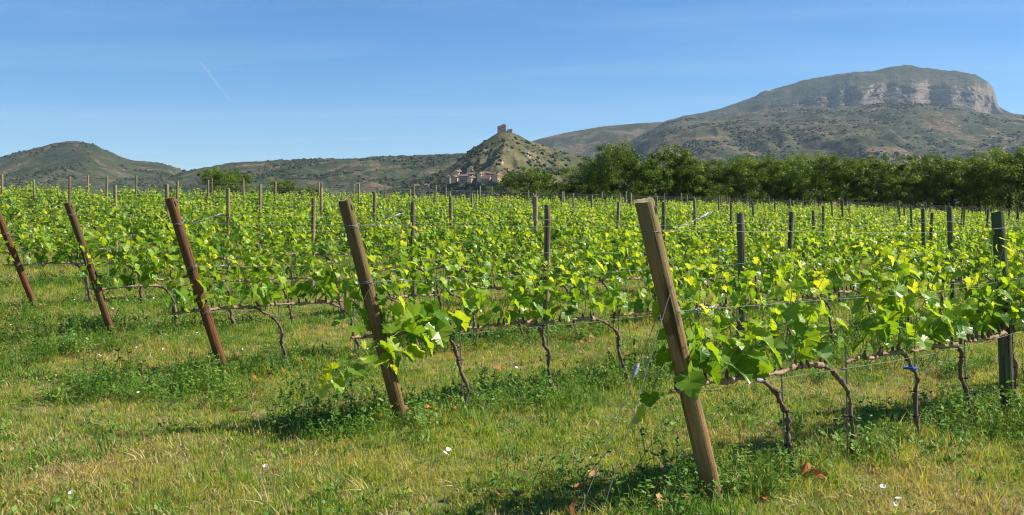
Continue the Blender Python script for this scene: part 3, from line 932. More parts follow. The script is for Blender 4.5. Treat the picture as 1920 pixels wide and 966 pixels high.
def make_shoot(r, base, lean, height, droop=None, n_leaf=None, size=0.112):
    """path of a green shoot and the leaves on it: (path, [(pos, 3x3 basis, size, tint, petiole)])"""
    n = n_leaf or max(5, int(height / 0.062))
    base = np.array(base, float)
    path = [base]
    if droop is None:
        d = np.array([lean[0], lean[1], 1.0]); wob = r.normal(0, 0.14, 2)
        for k in range(n):
            t = k / n
            dd = d + np.array([wob[0] * t * 2, wob[1] * t * 2, 0])
            dd /= np.linalg.norm(dd)
            path.append(path[-1] + dd * height / n + r.normal(0, 0.006, 3))
    else:
        dp = np.array(droop, float)
        tt = np.linspace(0, 1, n + 1)[1:]
        for t in tt:
            path.append(np.array([np.interp(t, np.linspace(0, 1, len(dp)), dp[:, j]) for j in range(3)]) + r.normal(0, 0.008, 3))
    leaves = []
    ph = r.uniform(0, 6.28)
    for k in range(1, n + 1):
        t = k / n
        side = 1 if k % 2 else -1
        az = ph + (0 if side > 0 else math.pi) + r.normal(0, 0.7)
        o = np.array([math.cos(az), math.sin(az), 0.0])
        sz = size * (1.12 - 0.62 * t ** 2.2) * r.uniform(0.55, 1.22)
        pl = 0.065 * r.uniform(0.6, 1.2) * (1.1 - 0.6 * t)
        pos = path[k] + o * pl + np.array([0, 0, pl * r.uniform(0.1, 0.7)])
        nrm = o * r.uniform(0.05, 1.0) + np.array([0, 0, r.uniform(0.25, 1.0)]) + r.normal(0, 0.28, 3)
        tip = o * 1.0 + np.array([0, 0, r.uniform(-1.2, 0.1)]) + r.normal(0, 0.25, 3)
        tint = float(np.clip(0.20 + 0.55 * t ** 1.6 + r.normal(0, 0.24), 0, 1))
        leaves.append((pos, basis(nrm, tip), sz, tint, path[k]))
    return np.array(path), leaves

def vine_plan(r, span=0.86, n_shoot=9, top=1.30, bare=0.0, trunk_x=0.0):
    """everything of one vine in its own frame: x along the row, cordon arm towards -x"""
    pl = {}
    ch = 0.66 + r.normal(0, 0.012)
    tx = 0.10 * r.normal() * 0.5 + 0.05
    w = r.normal(0, 0.014, (8, 2))
    bend = r.uniform(0.03, 0.18)
    tr = [(tx + 0.02, 0.0, -0.08)]
    for k, z in enumerate([0.06, 0.16, 0.27, 0.37, 0.45]):
        tr.append((tx - 0.02 * k + w[k, 0], w[k, 1], z))
    tr += [(tx - 0.10 - bend * 0.35, w[6, 1] * .5, 0.53), (tx - 0.12 - bend, 0, 0.605), (tx - 0.17 - bend * 1.5, 0, ch - 0.015)]
    pl['trunk'] = np.array(tr)
    x0 = tr[-1][0]
    xs = np.linspace(x0, x0 - span, 9)
    pl['arm'] = np.stack([xs, r.normal(0, 0.008, 9), ch - 0.012 + r.normal(0, 0.009, 9)], 1)
    pl['arm'][0] = tr[-1]
    pl['shoots'] = []
    for k in range(n_shoot):
        x = x0 + 0.10 - (k + 0.5 + r.normal(0, .18)) / n_shoot * (span + 0.12)
        if r.random() < bare: continue
        h = (top - ch) * r.uniform(0.62, 1.12)
        if r.random() < 0.12: h *= 1.28
        pl['shoots'].append(make_shoot(r, (x, r.normal(0, .012), ch + 0.005), (r.normal(0, 0.22), r.normal(0, 0.20)), h, n_leaf=int(np.clip(h / 0.060, 5, 15))))
    return pl

def wood_tube(pl_path, r0, r1, r, sides=7):
    b = MB(); k = len(pl_path)
    t = np.linspace(0, k - 1, (k - 1) * 4 + 1)
    pp = np.stack([np.interp(t, np.arange(k), np.asarray(pl_path)[:, j]) for j in range(3)], 1)
    pp[1:-1] = (pp[:-2] + 2 * pp[1:-1] + pp[2:]) / 4 + r.normal(0, r0 * 0.16, (len(pp) - 2, 3))
    rad = np.linspace(r0, r1, len(t)) * (1 + 0.20 * r.normal(size=len(t)))
    rad[0] *= 1.35; rad[1] *= 1.2
    b.tube(pp, np.clip(rad, r1 * 0.6, r0 * 1.6), sides, rough=0.45, r=r)
    return b

def shoot_tube(b, path, leaves, mat=0):
    b.tube(path, np.linspace(0.0042, 0.0018, len(path)), 4, mat, cap=False)
    for pos, B, sz, tint, node in leaves:
        b.tube([node, (node + pos) / 2 + np.array([0, 0, 0.006]), pos], [0.0018, 0.0015, 0.0013], 3, mat, cap=False)

def foliage_builder(pl, r, mat_leaf=0, mat_shoot=1):
    b = MB()
    for path, leaves in pl['shoots']:
        shoot_tube(b, path, leaves, mat_shoot)
        for pos, B, sz, tint, node in leaves:
            v, f = LEAVES[int(r.integers(len(LEAVES)))]
            b.add(pos + (v * sz) @ B.T, f, mat_leaf, tint)
    return b

stake_b = MB(); stake_b.tube([(0.012, 0.012, -0.15), (0.012, 0.012, 0.35), (0.008, 0.012, 0.73)], 0.0055, 6)
stake_mesh = stake_b.mesh('stake', [M['stake']])
tie_b = MB(); tie_b.tube([(0.02, -0.02, 0.0), (-0.02, -0.024, 0.004), (-0.025, 0.02, 0.0), (0.02, 0.022, 0.004), (0.022, -0.018, 0.0)], 0.004, 4)
tie_mesh = tie_b.mesh('tie', [M['tie_black']])
btie_b = MB(); btie_b.tube([(0.03, -0.03, 0.0), (-0.03, -0.034, 0.006), (-0.035, 0.03, 0.0), (0.03, 0.032, 0.006), (0.032, -0.028, 0.0)], [0.009] * 5, 5)
btie_mesh = btie_b.mesh('tie', [M['tie_blue']])

spur_b = MB(); spur_b.tube([(0, 0, -0.02), (0.004, 0, 0.018), (0, 0.003, 0.042)], [0.012, 0.010, 0.005], 6, rough=0.4, r=np.random.default_rng(4))
spur_mesh = spur_b.mesh('spur', [M['bark']], smooth=True)
NV = 12
variants = []
for k in range(NV):
    r = np.random.default_rng(500 + k)
    pl = vine_plan(r, n_shoot=10, top=1.19 + 0.10 * (k % 3 - 1))
    variants.append(dict(
        trunk=wood_tube(pl['trunk'], 0.021, 0.016, r).mesh('trunk', [M['bark']], smooth=True),
        arm=wood_tube(pl['arm'], 0.015, 0.009, r).mesh('cordon_arm', [M['cane']], smooth=True),
        foliage=foliage_builder(pl, r).mesh('foliage', [M['vine_leaf'], M['shoot']], tint=True), plan=pl))
    # the same vine as one mesh, for the far rows
    b = foliage_builder(pl, np.random.default_rng(900 + k))
    b.tube(pl['trunk'], 0.018, 5, 2); b.tube(pl['arm'], 0.012, 5, 2)
    variants[-1]['whole'] = b.mesh('far_vine', [M['vine_leaf'], M['shoot'], M['bark']], tint=True)

GAP = 0.84
starts = {0: 0.75, 1: 0.66, 2: 0.64, 3: 0.70}
def frame_span(i):
    """where a row comes into and leaves the photograph, with a margin for a step aside"""
    a0 = max(0.0, 0.79 * i - 3.63 - 3.0)
    a1 = min(4.47 + 7.85 * i + 2.5, 74.0)
    return a0, a1

vines = []
for i in range(N_ROWS):
    a0, a1 = frame_span(i)
    s0 = starts.get(i, 0.7)
    gap = 0.93 if i == 1 else (0.80 if i == 0 else GAP)
    k = 0
    while s0 + k * gap < a1:
        a = s0 + k * gap + (rng.normal(0, 0.035) if i > 1 else 0)
        if a >= a0:
            x, y = row_pt(i, a)
            gone = i > 2 and rng.random() < 0.025
            if not gone: vines.append((math.hypot(x, y), i, k + 1, a, x, y))
        k += 1
near_leafy = {(0, k) for k in range(1, 9)} | {(1, k) for k in range(1, 12)} | {(2, k) for k in range(1, 8)}
inframe = lambda x, y: abs(x) < 0.56 * y + 0.6
order = sorted(range(len(vines)), key=lambda q: (not inframe(vines[q][4], vines[q][5]), vines[q][0]))
singles = set(order[:300])
for q, v in enumerate(vines):
    if (v[1], v[2]) in near_leafy: singles.add(q)
row_first = {}
for q, v in enumerate(vines):
    if q in singles: row_first.setdefault(v[1], v[2])

def vine_label(i, k):
    if i == 0: return 'grapevine %s from the end post in the front row, on bent bare trunk' % ordinal(k)
    if i <= 5: return 'leafy grapevine, %s from the leaning end post in the %s' % (ordinal(k), row_name(i))
    return 'leafy grapevine in the %s, %s seen from its near end' % (row_name(i), ordinal(k - row_first[i] + 1))

far_P, far_rot, far_idx, far_s = [], [], [], []
for q, (dist, i, k, a, x, y) in enumerate(vines):
    z = float(ground_z(x, y))
    r = np.random.default_rng(3000 + q)
    if q not in singles:
        far_P.append((x, y, z)); far_rot.append((0, 0, ROW_ROT + (math.pi if r.random() < 0.3 else 0) + r.normal(0, 0.03)))
        far_idx.append(int(r.integers(NV))); far_s.append((r.uniform(0.96, 1.1), r.uniform(0.95, 1.25), r.uniform(0.92, 1.08)))
        continue
    root = empty('grapevine', (x, y, z), ROW_ROT)
    tag(root, vine_label(i, k), 'grapevine', 'grapevines trained along the wires in rows')
    if (i, k) in near_leafy:
        bare = 0.25 if (i == 1 and k <= 2) or (i == 2 and k == 1) else 0.04
        pl = vine_plan(r, span=(0.72 if i == 0 else GAP), n_shoot=10 if i else 9, top=1.26 if i == 0 else 1.19, bare=bare)
        if i == 1 and k == 1:      # a long shoot hanging out past the end post
            pl['shoots'].append(make_shoot(r, (-0.15, -0.10, 0.72), (0, 0), 1.0, droop=[(-0.15, -0.05, 0.74), (-0.45, -0.14, 0.80), (-0.75, -0.20, 0.74), (-1.02, -0.20, 0.62), (-1.28, -0.17, 0.46), (-1.42, -0.14, 0.36)], n_leaf=26, size=0.165))
            pl['shoots'].append(make_shoot(r, (-0.35, -0.12, 0.74), (0, 0), 0.8, droop=[(-0.35, -0.12, 0.76), (-0.62, -0.24, 0.70), (-0.86, -0.28, 0.58), (-0.98, -0.26, 0.46)], n_leaf=15, size=0.16))
        if i == 0 and k == 1:      # leaves hanging beyond the front end post
            pl['shoots'].append(make_shoot(r, (-0.62, 0.05, 0.66), (0, 0), 0.8, droop=[(-0.62, 0.06, 0.66), (-0.85, 0.10, 0.84), (-1.02, 0.12, 0.78), (-1.16, 0.12, 0.60), (-1.22, 0.1, 0.50)], n_leaf=8, size=0.15))
        if i == 0 and k in (3, 5):
            pl['shoots'].append(make_shoot(r, (-0.2, 0.03, 0.68), (0.12, 0.05), 0.78, n_leaf=13))
        tk, ar = wood_tube(pl['trunk'], 0.0165, 0.014, r, 9).mesh('trunk', [M['bark']], smooth=True), wood_tube(pl['arm'], 0.017, 0.010, r, 9).mesh('cordon_arm', [M['cane']], smooth=True)
        link('trunk', tk, root); arm = link('cordon_arm', ar, root)
        for path, leaves in pl['shoots'][:9]:      # old spurs the shoots spring from
            link('spur', spur_mesh, arm, tuple(float(t_) for t_ in path[0]), (r.normal(0, .2), r.normal(0, .2), r.random() * 6))
        for path, leaves in pl['shoots']:
            b = MB(); shoot_tube(b, path, leaves)
            so = link('shoot', b.mesh('shoot', [M['shoot']]), root)
            for pos, B, sz, tint, node in leaves:
                lo = bpy.data.objects.new('leaf', leaf_mesh(int(r.integers(len(LEAVES))), int(np.argmin([abs(t - tint) for t in TINTS]))))
                coll.objects.link(lo); lo.parent = so
                mt = Matrix.Identity(4)
                for c_ in range(3):
                    for r_ in range(3): mt[r_][c_] = float(B[r_, c_] * sz)
                    mt[c_][3] = float(pos[c_])
                lo.matrix_local = mt
        st = link('stake', stake_mesh, root, (float(pl['trunk'][3][0]) + 0.012, 0.012, 0), (0, -0.04 + r.normal(0, .02), 0))
        for zz in (0.16, 0.36, 0.55):
            xx = float(np.interp(zz, pl['trunk'][:7, 2], pl['trunk'][:7, 0]))
            link('tie', btie_mesh if (i == 0 and k == 3 and zz > 0.5) else tie_mesh, root, (xx, 0.0, zz + r.normal(0, .03)))
    else:
        vr = variants[int(r.integers(NV))]
        root.scale = (r.uniform(0.96, 1.08), r.uniform(0.95, 1.25) * (1 if r.random() < .5 else -1), r.uniform(0.93, 1.08))
        link('trunk', vr['trunk'], root); link('cordon_arm', vr['arm'], root)
        fo = link('foliage', vr['foliage'], root); fo['kind'] = 'stuff'
        link('stake', stake_mesh, root, (0.05, 0.02, 0))
if far_P:
    scatter('distant_grapevines', [v['whole'] for v in variants], np.array(far_P), np.array(far_rot), np.array(far_s), far_idx, 'mass of distant leafy grapevines filling the far rows')

# ------------------------------------------------------------------ posts and wires
LEAN = -0.345                                # end posts lean out of their rows
def post_mesh(name, rad, length, seed, mat, sides=16, taper=0.93, crack=True):
    r = np.random.default_rng(seed)
    b = MB()
    zs = np.concatenate([[-0.25], np.linspace(0, length - 0.012, 9), [length]])
    rr = rad * np.linspace(1.0, taper, len(zs)); rr[-1] *= 0.93
    ang = np.arange(sides) / sides * 2 * math.pi
    vs = []
    ci = int(r.integers(sides))
    bow = r.normal(0, 0.006, 2)
    for j, z in enumerate(zs):
        q = rr[j] * (1 + 0.035 * np.array([vnoise(np.array(math.cos(t) * 1.6 + seed), np.array(math.sin(t) * 1.6 + z * 1.1), seed) - .5 for t in ang]) * 2)
        if crack and j >= len(zs) - 3: q[ci] *= 0.86
        k = math.sin(math.pi * max(0, z) / length)
        vs.append(np.stack([np.cos(ang) * q + bow[0] * k, np.sin(ang) * q + bow[1] * k, np.full(sides, z) + (r.normal(0, .003, sides) if j == len(zs) - 1 else 0)], 1))
    fs = []
    for j in range(len(zs) - 1):
        for q in range(sides):
            fs.append((j * sides + q, j * sides + (q + 1) % sides, (j + 1) * sides + (q + 1) % sides, (j + 1) * sides + q))
    b.add(np.concatenate(vs), fs, 0)
    top = (len(zs) - 1) * sides
    b.add([*vs[-1], (0, 0, length - 0.004)], [(q, (q + 1) % sides, sides) for q in range(sides)], 1)
    me = b.mesh(name, [mat, M['post_end']])
    ns_ = (len(zs) - 1) * sides
    me.polygons.foreach_set('use_smooth', np.array([q < ns_ for q in range(len(me.polygons))], bool))
    me.update()
    return me

def ring(rad, wire=0.0022, turns=2, ecc=1.0):
    b = MB()
    t = np.linspace(0, turns * 2 * math.pi, 14 * turns)
    b.tube(np.stack([np.cos(t) * rad * ecc, np.sin(t) * rad, 0.012 * (t / (2 * math.pi)) - 0.006 + 0.004 * np.sin(t)], 1), wire, 4)
    return b.mesh('wire_loop', [M['wire']])

WIRE_Z = (0.64, 1.08, 1.50)
tint_end = [(0.98, 0.90, 0.68), (0.66, 0.60, 0.46), (0.58, 0.36, 0.28), (0.50, 0.42, 0.33), (0.62, 0.36, 0.29), (1, 0.6, 0.45), (1, .6, .5)]
def end_label(i):
    return ['thick leaning end post of pale brown wood at the head of the front row',
            'weathered leaning end post with leaves hanging round its foot, second row',
            'reddish leaning end post at the head of the third row',
            'brown leaning end post with a dark green flank, fourth row',
            'red-brown leaning end post cut off by the picture edge, fifth row'][i] if i < 5 else 'leaning end post at the head of the %s' % row_name(i)
end_tops = {}
top_h = [1.655, 1.685, 1.74, 1.64, 1.70, 1.6]
for i in range(5):
    x, y = row_pt(i, 0)
    z = float(ground_z(x, y))
    lean = LEAN + [0, 0.05, 0.03, 0.03, -0.01][i]
    root = empty('end_post', (x, y, z), ROW_ROT)
    tag(root, end_label(i), 'post', 'leaning end posts of the rows')
    L = top_h[i] / math.cos(lean)
    rad = [0.053, 0.053, 0.050, 0.047, 0.047][i]
    p = link('post', post_mesh('post', rad, L, 40 + i, M['post']), root, (0, 0, 0), (0, lean, 0))
    p.color = (*tint_end[i], 1)
    for j, wz in enumerate(WIRE_Z):
        s = wz / math.cos(lean)
        w = link('wire_loop', ring(rad * (1.03 - 0.03 * j)), root, (math.sin(lean) * s, 0, wz), (0.06 * (-1) ** j, lean, 0.4 * j))
    bs = MB(); bs.box((-0.0015, -rad * 0.96 - 0.004, -0.02), (0.0015, -rad * 0.90, 0.02))
    link('staple', bs.mesh('staple', [M['wire']]), p, (0.02, 0, L - 0.06)); link('staple', bs.mesh('staple', [M['wire']]), p, (-0.01, 0, L * 0.62))
    end_tops[i] = lean

line_over = {0: [3.92], 1: [4.45, 9.45, 14.9], 2: [4.36, 9.86, 14.74, 20.2], 3: [4.47, 10.26, 15.6]}
def line_posts(i):
    a0, a1 = frame_span(i)
    ps = list(line_over.get(i, [4.40 + rng.normal(0, .1)]))
    while ps[-1] < a1: ps.append(ps[-1] + 5.45 + rng.normal(0, 0.16))
    return [(k + 1, a) for k, a in enumerate(ps) if a0 <= a <= a1]
post_variants = [post_mesh('post', 0.050 + 0.003 * (k % 3), 1.62, 70 + k, M['post_grey'], 12) for k in range(6)]
row_posts = {}
for i in range(N_ROWS):
    row_posts[i] = line_posts(i)
    for n_, (k, a) in enumerate(row_posts[i]):
        x, y = row_pt(i, a)
        z = float(ground_z(x, y))
        r = np.random.default_rng(5000 + i * 50 + k)
        ah = x / y
        root = empty('line_post', (x, y, z), ROW_ROT)
        g = r.uniform(0.75, 1.1) * (1.25 if i > 3 and ah < 0.2 else 0.9)
        if i == 0:
            lb = 'upright round line post standing in the front row beyond the bare trunks'
        elif a < 6.5: lb = 'first upright line post of the %s' % row_name(i)
        else: lb = '%s upright line post of the %s' % (ordinal(n_ + 1), row_name(i))
        tag(root, lb, 'post', 'upright line posts of the trellis')
        pw = link('post', post_variants[int(r.integers(6))], root, None, (r.normal(0, .012), -0.055 * np.clip(ah * 2 + 0.3, 0, 1) + r.normal(0, .012), r.random() * 6.28))
        sc = r.uniform(0.98, 1.09)
        if i in (0,): sc = 1.0
        thick = 1.12 if i == 0 else (0.84 if i < 3 else r.uniform(0.70, 0.86))
        pw.scale = (thick, thick, sc)
        red = np.clip(-ah * 1.6 + 0.2, 0, 1) * r.random()
        gr = float(np.clip(ah * 3 - 0.3, 0, 1))
        pw.color = (g * (1.0 - 0.45 * gr), g * (0.95 - 0.22 * red - 0.30 * gr), g * (0.86 - 0.30 * red - 0.36 * gr), 1)
        if i < 5:
            for j, wz in enumerate(WIRE_Z):
                link('wire_loop', ring_mesh, root, (-0.02 * wz, 0, wz)) if i > 0 or True and 'ring_mesh' in globals() else None
        if 'ring_mesh' not in globals():
            ring_mesh = ring(0.056, 0.002, 1)

def wire_path(i, wz, a_from, a_to, lean):
    pts = []
    anchors = [(a_from, 0.0)] + [(a, 0.0) for k, a in row_posts[i] if a > a_from]
    if anchors[-1][0] < a_to: anchors.append((a_to, 0))
    side = -0.058
    for (a, _), (b_, _) in zip(anchors[:-1], anchors[1:]):
        for t in np.linspace(0, 1, 6, endpoint=False):
            aa = a + (b_ - a) * t
            sag = -0.03 * 4 * t * (1 - t)
            x, y = row_pt(i, aa, side)
            pts.append((x, y, float(ground_z(x, y)) + wz + sag))
    x, y = row_pt(i, anchors[-1][0], side)
    pts.append((x, y, float(ground_z(x, y)) + wz))
    return np.array(pts)
WN = ['low cordon wire', 'middle catch wire', 'top wire']
for i in range(N_ROWS):
    a0, a1 = frame_span(i)
    for j, wz in enumerate(WIRE_Z):
        if i > 7 and j == 0: continue
        af = math.tan(end_tops[i]) * wz if i in end_tops else a0
        path = wire_path(i, wz, af, a1, 0)
        b = MB(); b.tube(path, 0.0012 if i < 4 else 0.0017, 4, cap=False)
        tag(link('trellis_wire', b.mesh('trellis_wire', [M['wire']])), '%s strung along the posts of the %s' % (WN[j], row_name(i)), 'wire', 'trellis wires along the rows')
        if i < 3 and j > 0:      # twisted tail of the wire where it is tied off
            tdir = np.array([*U, 0.0])
            st = path[0] + tdir * 0.12
            t = np.linspace(0, 1, 40)
            rise = 0.10 if j == 2 else 0.0
            cpt = st + np.outer(t * (0.34 if j == 2 else 0.22), tdir) + np.outer(t * rise, (0, 0, 1)) + np.stack([0 * t, 0.004 * np.cos(t * 40), 0.004 * np.sin(t * 40)], 1)
            b = MB(); b.tube(cpt, 0.0028, 4); b.tube(np.stack([cpt[24], cpt[28], cpt[32]]) + 0.002, [0.006, 0.008, 0.006], 6)
            tag(link('wire_tensioner', b.mesh('wire_tensioner', [M['alloy']])), 'twisted tail of the %s at the end post, %s' % (WN[j], row_name(i)), 'wire tie', 'wire ends tied off at the end posts')
# clip on the low wire of the front row
x, y = row_pt(0, 0.34, -0.058)
b = MB(); b.tube([(-0.03, 0, 0), (-0.015, 0, 0.002), (0.015, 0, 0.002), (0.03, 0, 0)], [0.008, 0.014, 0.014, 0.008], 8)
b.tube([(-0.02, 0, 0.008), (-0.07, 0, 0.022), (-0.11, 0, 0.045)], 0.002, 4)
tag(link('wire_clip', b.mesh('wire_clip', [M['alloy']]), None, (x, y, float(ground_z(x, y)) + 0.635), (0, 0, ROW_ROT)), 'small pale metal clip on the low wire beside the front end post', 'wire clip')

# guy wires
def guy(i, s_h, a_anchor, off, label, clip=None):
    lean = end_tops[i]
    x0, y0 = row_pt(i, math.tan(lean) * s_h, off[0]); z0 = float(ground_z(x0, y0)) + s_h
    x1, y1 = row_pt(i, a_anchor, off[1]); z1 = float(ground_z(x1, y1)) - 0.05
    root = empty('guy_wire', (x1, y1, z1)); tag(root, label, 'wire', 'guy wires of the end posts')
    P0 = np.array([x0 - x1, y0 - y1, z0 - z1])
    b = MB(); b.tube(np.array([P0 * (1 - t) + np.array([0, 0, -0.012 * math.sin(math.pi * t)]) for t in np.linspace(0, 1, 9)]), 0.0022 if i == 0 else 0.0012, 5)
    link('strand', b.mesh('strand', [M['wire']]), root)
    b = MB(); b.tube([(0, 0, -0.1), (0, 0, 0.04), (0.02, 0, 0.07), (0, 0.01, 0.09), (-0.02, 0, 0.06)], 0.006, 6)
    link('anchor_eye', b.mesh('anchor_eye', [M['stake']]), root)
    if clip:
        c = P0 * (1 - clip)
        b = MB(); d = P0 / np.linalg.norm(P0)
        b.tube([c - d * 0.04, c - d * 0.02, c + d * 0.02, c + d * 0.04], [0.007, 0.012, 0.012, 0.007], 8)
        link('clip', b.mesh('clip', [M['alloy']]), root)
guy(0, 1.22, -1.02, (-0.06, -0.02), 'bright guy wire running from the front end post down to the grass')
guy(0, 1.10, -1.12, (0.05, 0.06), 'guy wire with a grey clip behind the leaves of the front end post', 0.28)
guy(1, 1.05, -1.05, (-0.06, 0.0), 'thin guy wire stretched from the second end post to the grass')

# ------------------------------------------------------------------ grass, weeds, litter, flowers
def blade(b, r, base, h, lean, az, w, mat=0, seg=3):
    pts = []
    d = np.array([math.cos(az), math.sin(az)])
    sd = np.array([-d[1], d[0]])
    for k in range(seg + 1):
        t = k / seg
        c = np.array([base[0] + d[0] * lean * h * t * t, base[1] + d[1] * lean * h * t * t, h * t * (1 - 0.25 * lean * t)])
        ww = w * (1 - t) ** 0.7 * 0.5
        pts.append((c[0] - sd[0] * ww, c[1] - sd[1] * ww, c[2])); pts.append((c[0] + sd[0] * ww, c[1] + sd[1] * ww, c[2]))
    b.add(pts, [(2 * k, 2 * k + 1, 2 * k + 3, 2 * k + 2) for k in range(seg)], mat)

def grass_clump(seed, n, rad, h, lean, w, mat):
    r = np.random.default_rng(seed); b = MB()
    for k in range(n):
        q = r.normal(0, rad, 2)
        blade(b, r, q, h * r.uniform(0.45, 1.15), abs(r.normal(0, lean)) + 0.1, r.uniform(0, 6.28), w * r.uniform(0.7, 1.3))
    return b.mesh('grass_clump', [mat])

def weed_clump(seed, stems, h, mat, leaf=0.022):
    r = np.random.default_rng(seed); b = MB()
    for k in range(stems):
        base = np.append(r.normal(0, 0.05, 2), 0)
        d = np.array([r.normal(0, .35), r.normal(0, .35), 1.0]); L = h * r.uniform(0.5, 1.1)
        top = base + d * L
        b.tube([base, (base + top) / 2 + r.normal(0, .01, 3), top], 0.0014, 3, cap=False)
        for q in range(int(L / 0.016)):
            t = r.uniform(0.15, 1.0)
            p = base + (top - base) * t
            az = r.uniform(0, 6.28); o = np.array([math.cos(az), math.sin(az), r.uniform(-0.1, 0.7)])
            s = leaf * r.uniform(0.6, 1.3); sd = np.array([-math.sin(az), math.cos(az), r.normal(0, .3)])
            b.add([p, p + o * s * 0.5 + sd * s * 0.33, p + o * s * 1.15, p + o * s * 0.5 - sd * s * 0.33], [(0, 1, 2, 3)])
    return b.mesh('weed_clump', [mat])

def field_points(n, seed, y0=3.2, y1=46.0, falloff=1.15, half=0.66):
    """positions on the ground in the wedge before the camera, thinning with distance"""
    r = np.random.default_rng(seed)
    u = r.random(n)
    e = 2 - falloff
    Y = (y0 ** e + u * (y1 ** e - y0 ** e)) ** (1 / e)
    X = (r.random(n) * 2 - 1) * (half * Y + 1.0)
    return r, X, Y

def rc(X, Y):
    p = (X - E0[0]) * V[0] + (Y - E0[1]) * V[1]
    a = (X - E0[0]) * U[0] + (Y - E0[1]) * U[1]
    dr = np.abs((p + ROW_GAP / 2) % ROW_GAP - ROW_GAP / 2)
    inrow = (a > -0.9) & (p > -1.0)
    return p, a, np.where(inrow, dr, 9.0)

def lay(name, sources, r, X, Y, keep, smin, smax, label, tilt=0.15, zs=(0.8, 1.25)):
    X, Y = X[keep], Y[keep]; n = len(X)
    P = np.stack([X, Y, ground_z(X, Y) - 0.004], 1)
    rot = np.stack([r.normal(0, tilt, n), r.normal(0, tilt, n), r.random(n) * 6.28], 1)
    s = smin + (smax - smin) * r.random(n)
    s = s * np.clip(1 + (Y - 12) * 0.02, 1, 1.6)
    sc = np.stack([s, s, s * r.uniform(zs[0], zs[1], n)], 1)
    return scatter(name, sources, P, rot, sc, r.integers(0, len(sources), n), label)

short = [grass_clump(10 + k, 24, 0.05, 0.048, 0.9, 0.006, M['grass']) for k in range(5)]
tallg = [grass_clump(30 + k, 18, 0.035, 0.13, 0.7, 0.0065, M['grass']) for k in range(4)]
lush = [grass_clump(40 + k, 18, 0.05, 0.12, 0.7, 0.008, M['weed']) for k in range(4)]
dry = [grass_clump(50 + k, 12, 0.05, 0.058, 1.1, 0.0055, M['dry_grass']) for k in range(4)]
weeds = [weed_clump(60 + k, 9, 0.15, M['weed']) for k in range(5)]

r, X, Y = field_points(70000, 201)
lay('grass', short, r, X, Y, np.ones(len(X), bool), 0.75, 1.35, 'short mown grass between the vine rows')
r, X, Y = field_points(26000, 202)
p, a, dr = rc(X, Y)
nz = fbm(X * 0.7, Y * 0.7, 91, 4)
keep = (nz + 0.55 * np.exp(-(dr / 0.5) ** 2) + r.normal(0, .15, len(X))) > 0.40
lay('tall_grass', tallg, r, X, Y, keep, 0.6, 1.25, 'longer grass tufts along the vine rows', 0.2)
r, X, Y = field_points(26000, 203)
p, a, dr = rc(X, Y)
nz = fbm(X * 0.6 + 5, Y * 0.6, 92, 4)
keep = (nz + 0.65 * np.exp(-(dr / 0.45) ** 2) + r.normal(0, .12, len(X))) > 0.35
lay('lush_grass', lush, r, X, Y, keep, 0.6, 1.3, 'lush broad-bladed grass under the vines', 0.2)
r, X, Y = field_points(60000, 204)
p, a, dr = rc(X, Y)
nz = fbm(X * 0.5 + 9, Y * 0.5, 93, 4)
keep = (nz - 0.45 * np.exp(-(dr / 0.5) ** 2) + 0.30 * np.clip((7.5 - Y) / 3, -0.5, 1) + r.normal(0, .32, len(X))) > 0.16
lay('dry_grass', dry, r, X, Y, keep, 0.7, 1.4, 'dry straw lying in the mown grass', 0.3)
r, X, Y = field_points(20000, 205)
p, a, dr = rc(X, Y)
nz = fbm(X * 0.8 + 2, Y * 0.8, 94, 4)
clump = np.zeros(len(X))
for cx, cy, rr_, k_ in [(*row_pt(2, 3.0), 1.0, 1.0), (*row_pt(2, 4.0), 0.8, 1.0), (*row_pt(3, -0.9), 1.5, 1.0), (*row_pt(3, -2.2), 1.0, 0.8), (*row_pt(2, -0.6), 0.8, 0.7), (*row_pt(1, 0.5), 0.6, 0.6), (*row_pt(0, 0.3), 0.4, 0.4)]:
    clump = np.maximum(clump, k_ * np.exp(-((X - cx) ** 2 + (Y - cy) ** 2) / rr_ ** 2))
keep = (nz * 0.8 + 0.5 * np.exp(-(dr / 0.35) ** 2) + 0.9 * clump + r.normal(0, .12, len(X))) > 0.38
lay('weeds', weeds, r, X, Y, keep, 0.7, 1.7, 'leafy green weeds growing at the foot of the vines', 0.2)

low = [weed_clump(80 + k, 6, 0.055, M['weed'], 0.024) for k in range(5)]
r, X, Y = field_points(34000, 215)
nz = fbm(X * 1.3 + 7, Y * 1.3, 96, 4)
keep = (nz + r.normal(0, .22, len(X))) > 0.08
lay('low_forbs', low, r, X, Y, keep, 0.6, 1.5, 'low broad-leaved clover and herbs mixed through the mown grass', 0.3)

# fallen vine leaves
dead = []
for k in range(4):
    b = MB(); v, f = LEAVES[k]; vv = v.copy(); vv[:, 2] += 0.5 * vv[:, 0] ** 2 + 0.3 * (vv[:, 1] - .4) ** 2
    b.add(vv * 0.055, f, 0, [0.2, 0.5, 0.7, 0.95][k]); dead.append(b.mesh('dead_leaf', [M['dead_leaf']], tint=True))
r, X, Y = field_points(9000, 206, falloff=1.0)
p, a, dr = rc(X, Y)
nz = fbm(X * 0.9 + 31, Y * 0.9, 95, 3)
keep = (np.exp(-(dr / 0.45) ** 2) * 0.5 + 0.22 * np.exp(-((p - 6.5) / 3.2) ** 2) * (a > -1.5) * (dr < 0.8) + nz + r.normal(0, .1, len(X))) > 0.62
X, Y = X[keep], Y[keep]; n = len(X)
scatter('leaf_litter', dead, np.stack([X, Y, ground_z(X, Y) + 0.02 + 0.05 * r.random(n)], 1), np.stack([r.normal(0, .5, n), r.normal(0, .5, n), r.random(n) * 6.28], 1),
        np.repeat((0.7 + 0.7 * r.random(n))[:, None], 3, 1), r.integers(0, 4, n), 'curled orange dead vine leaves lying in the grass')

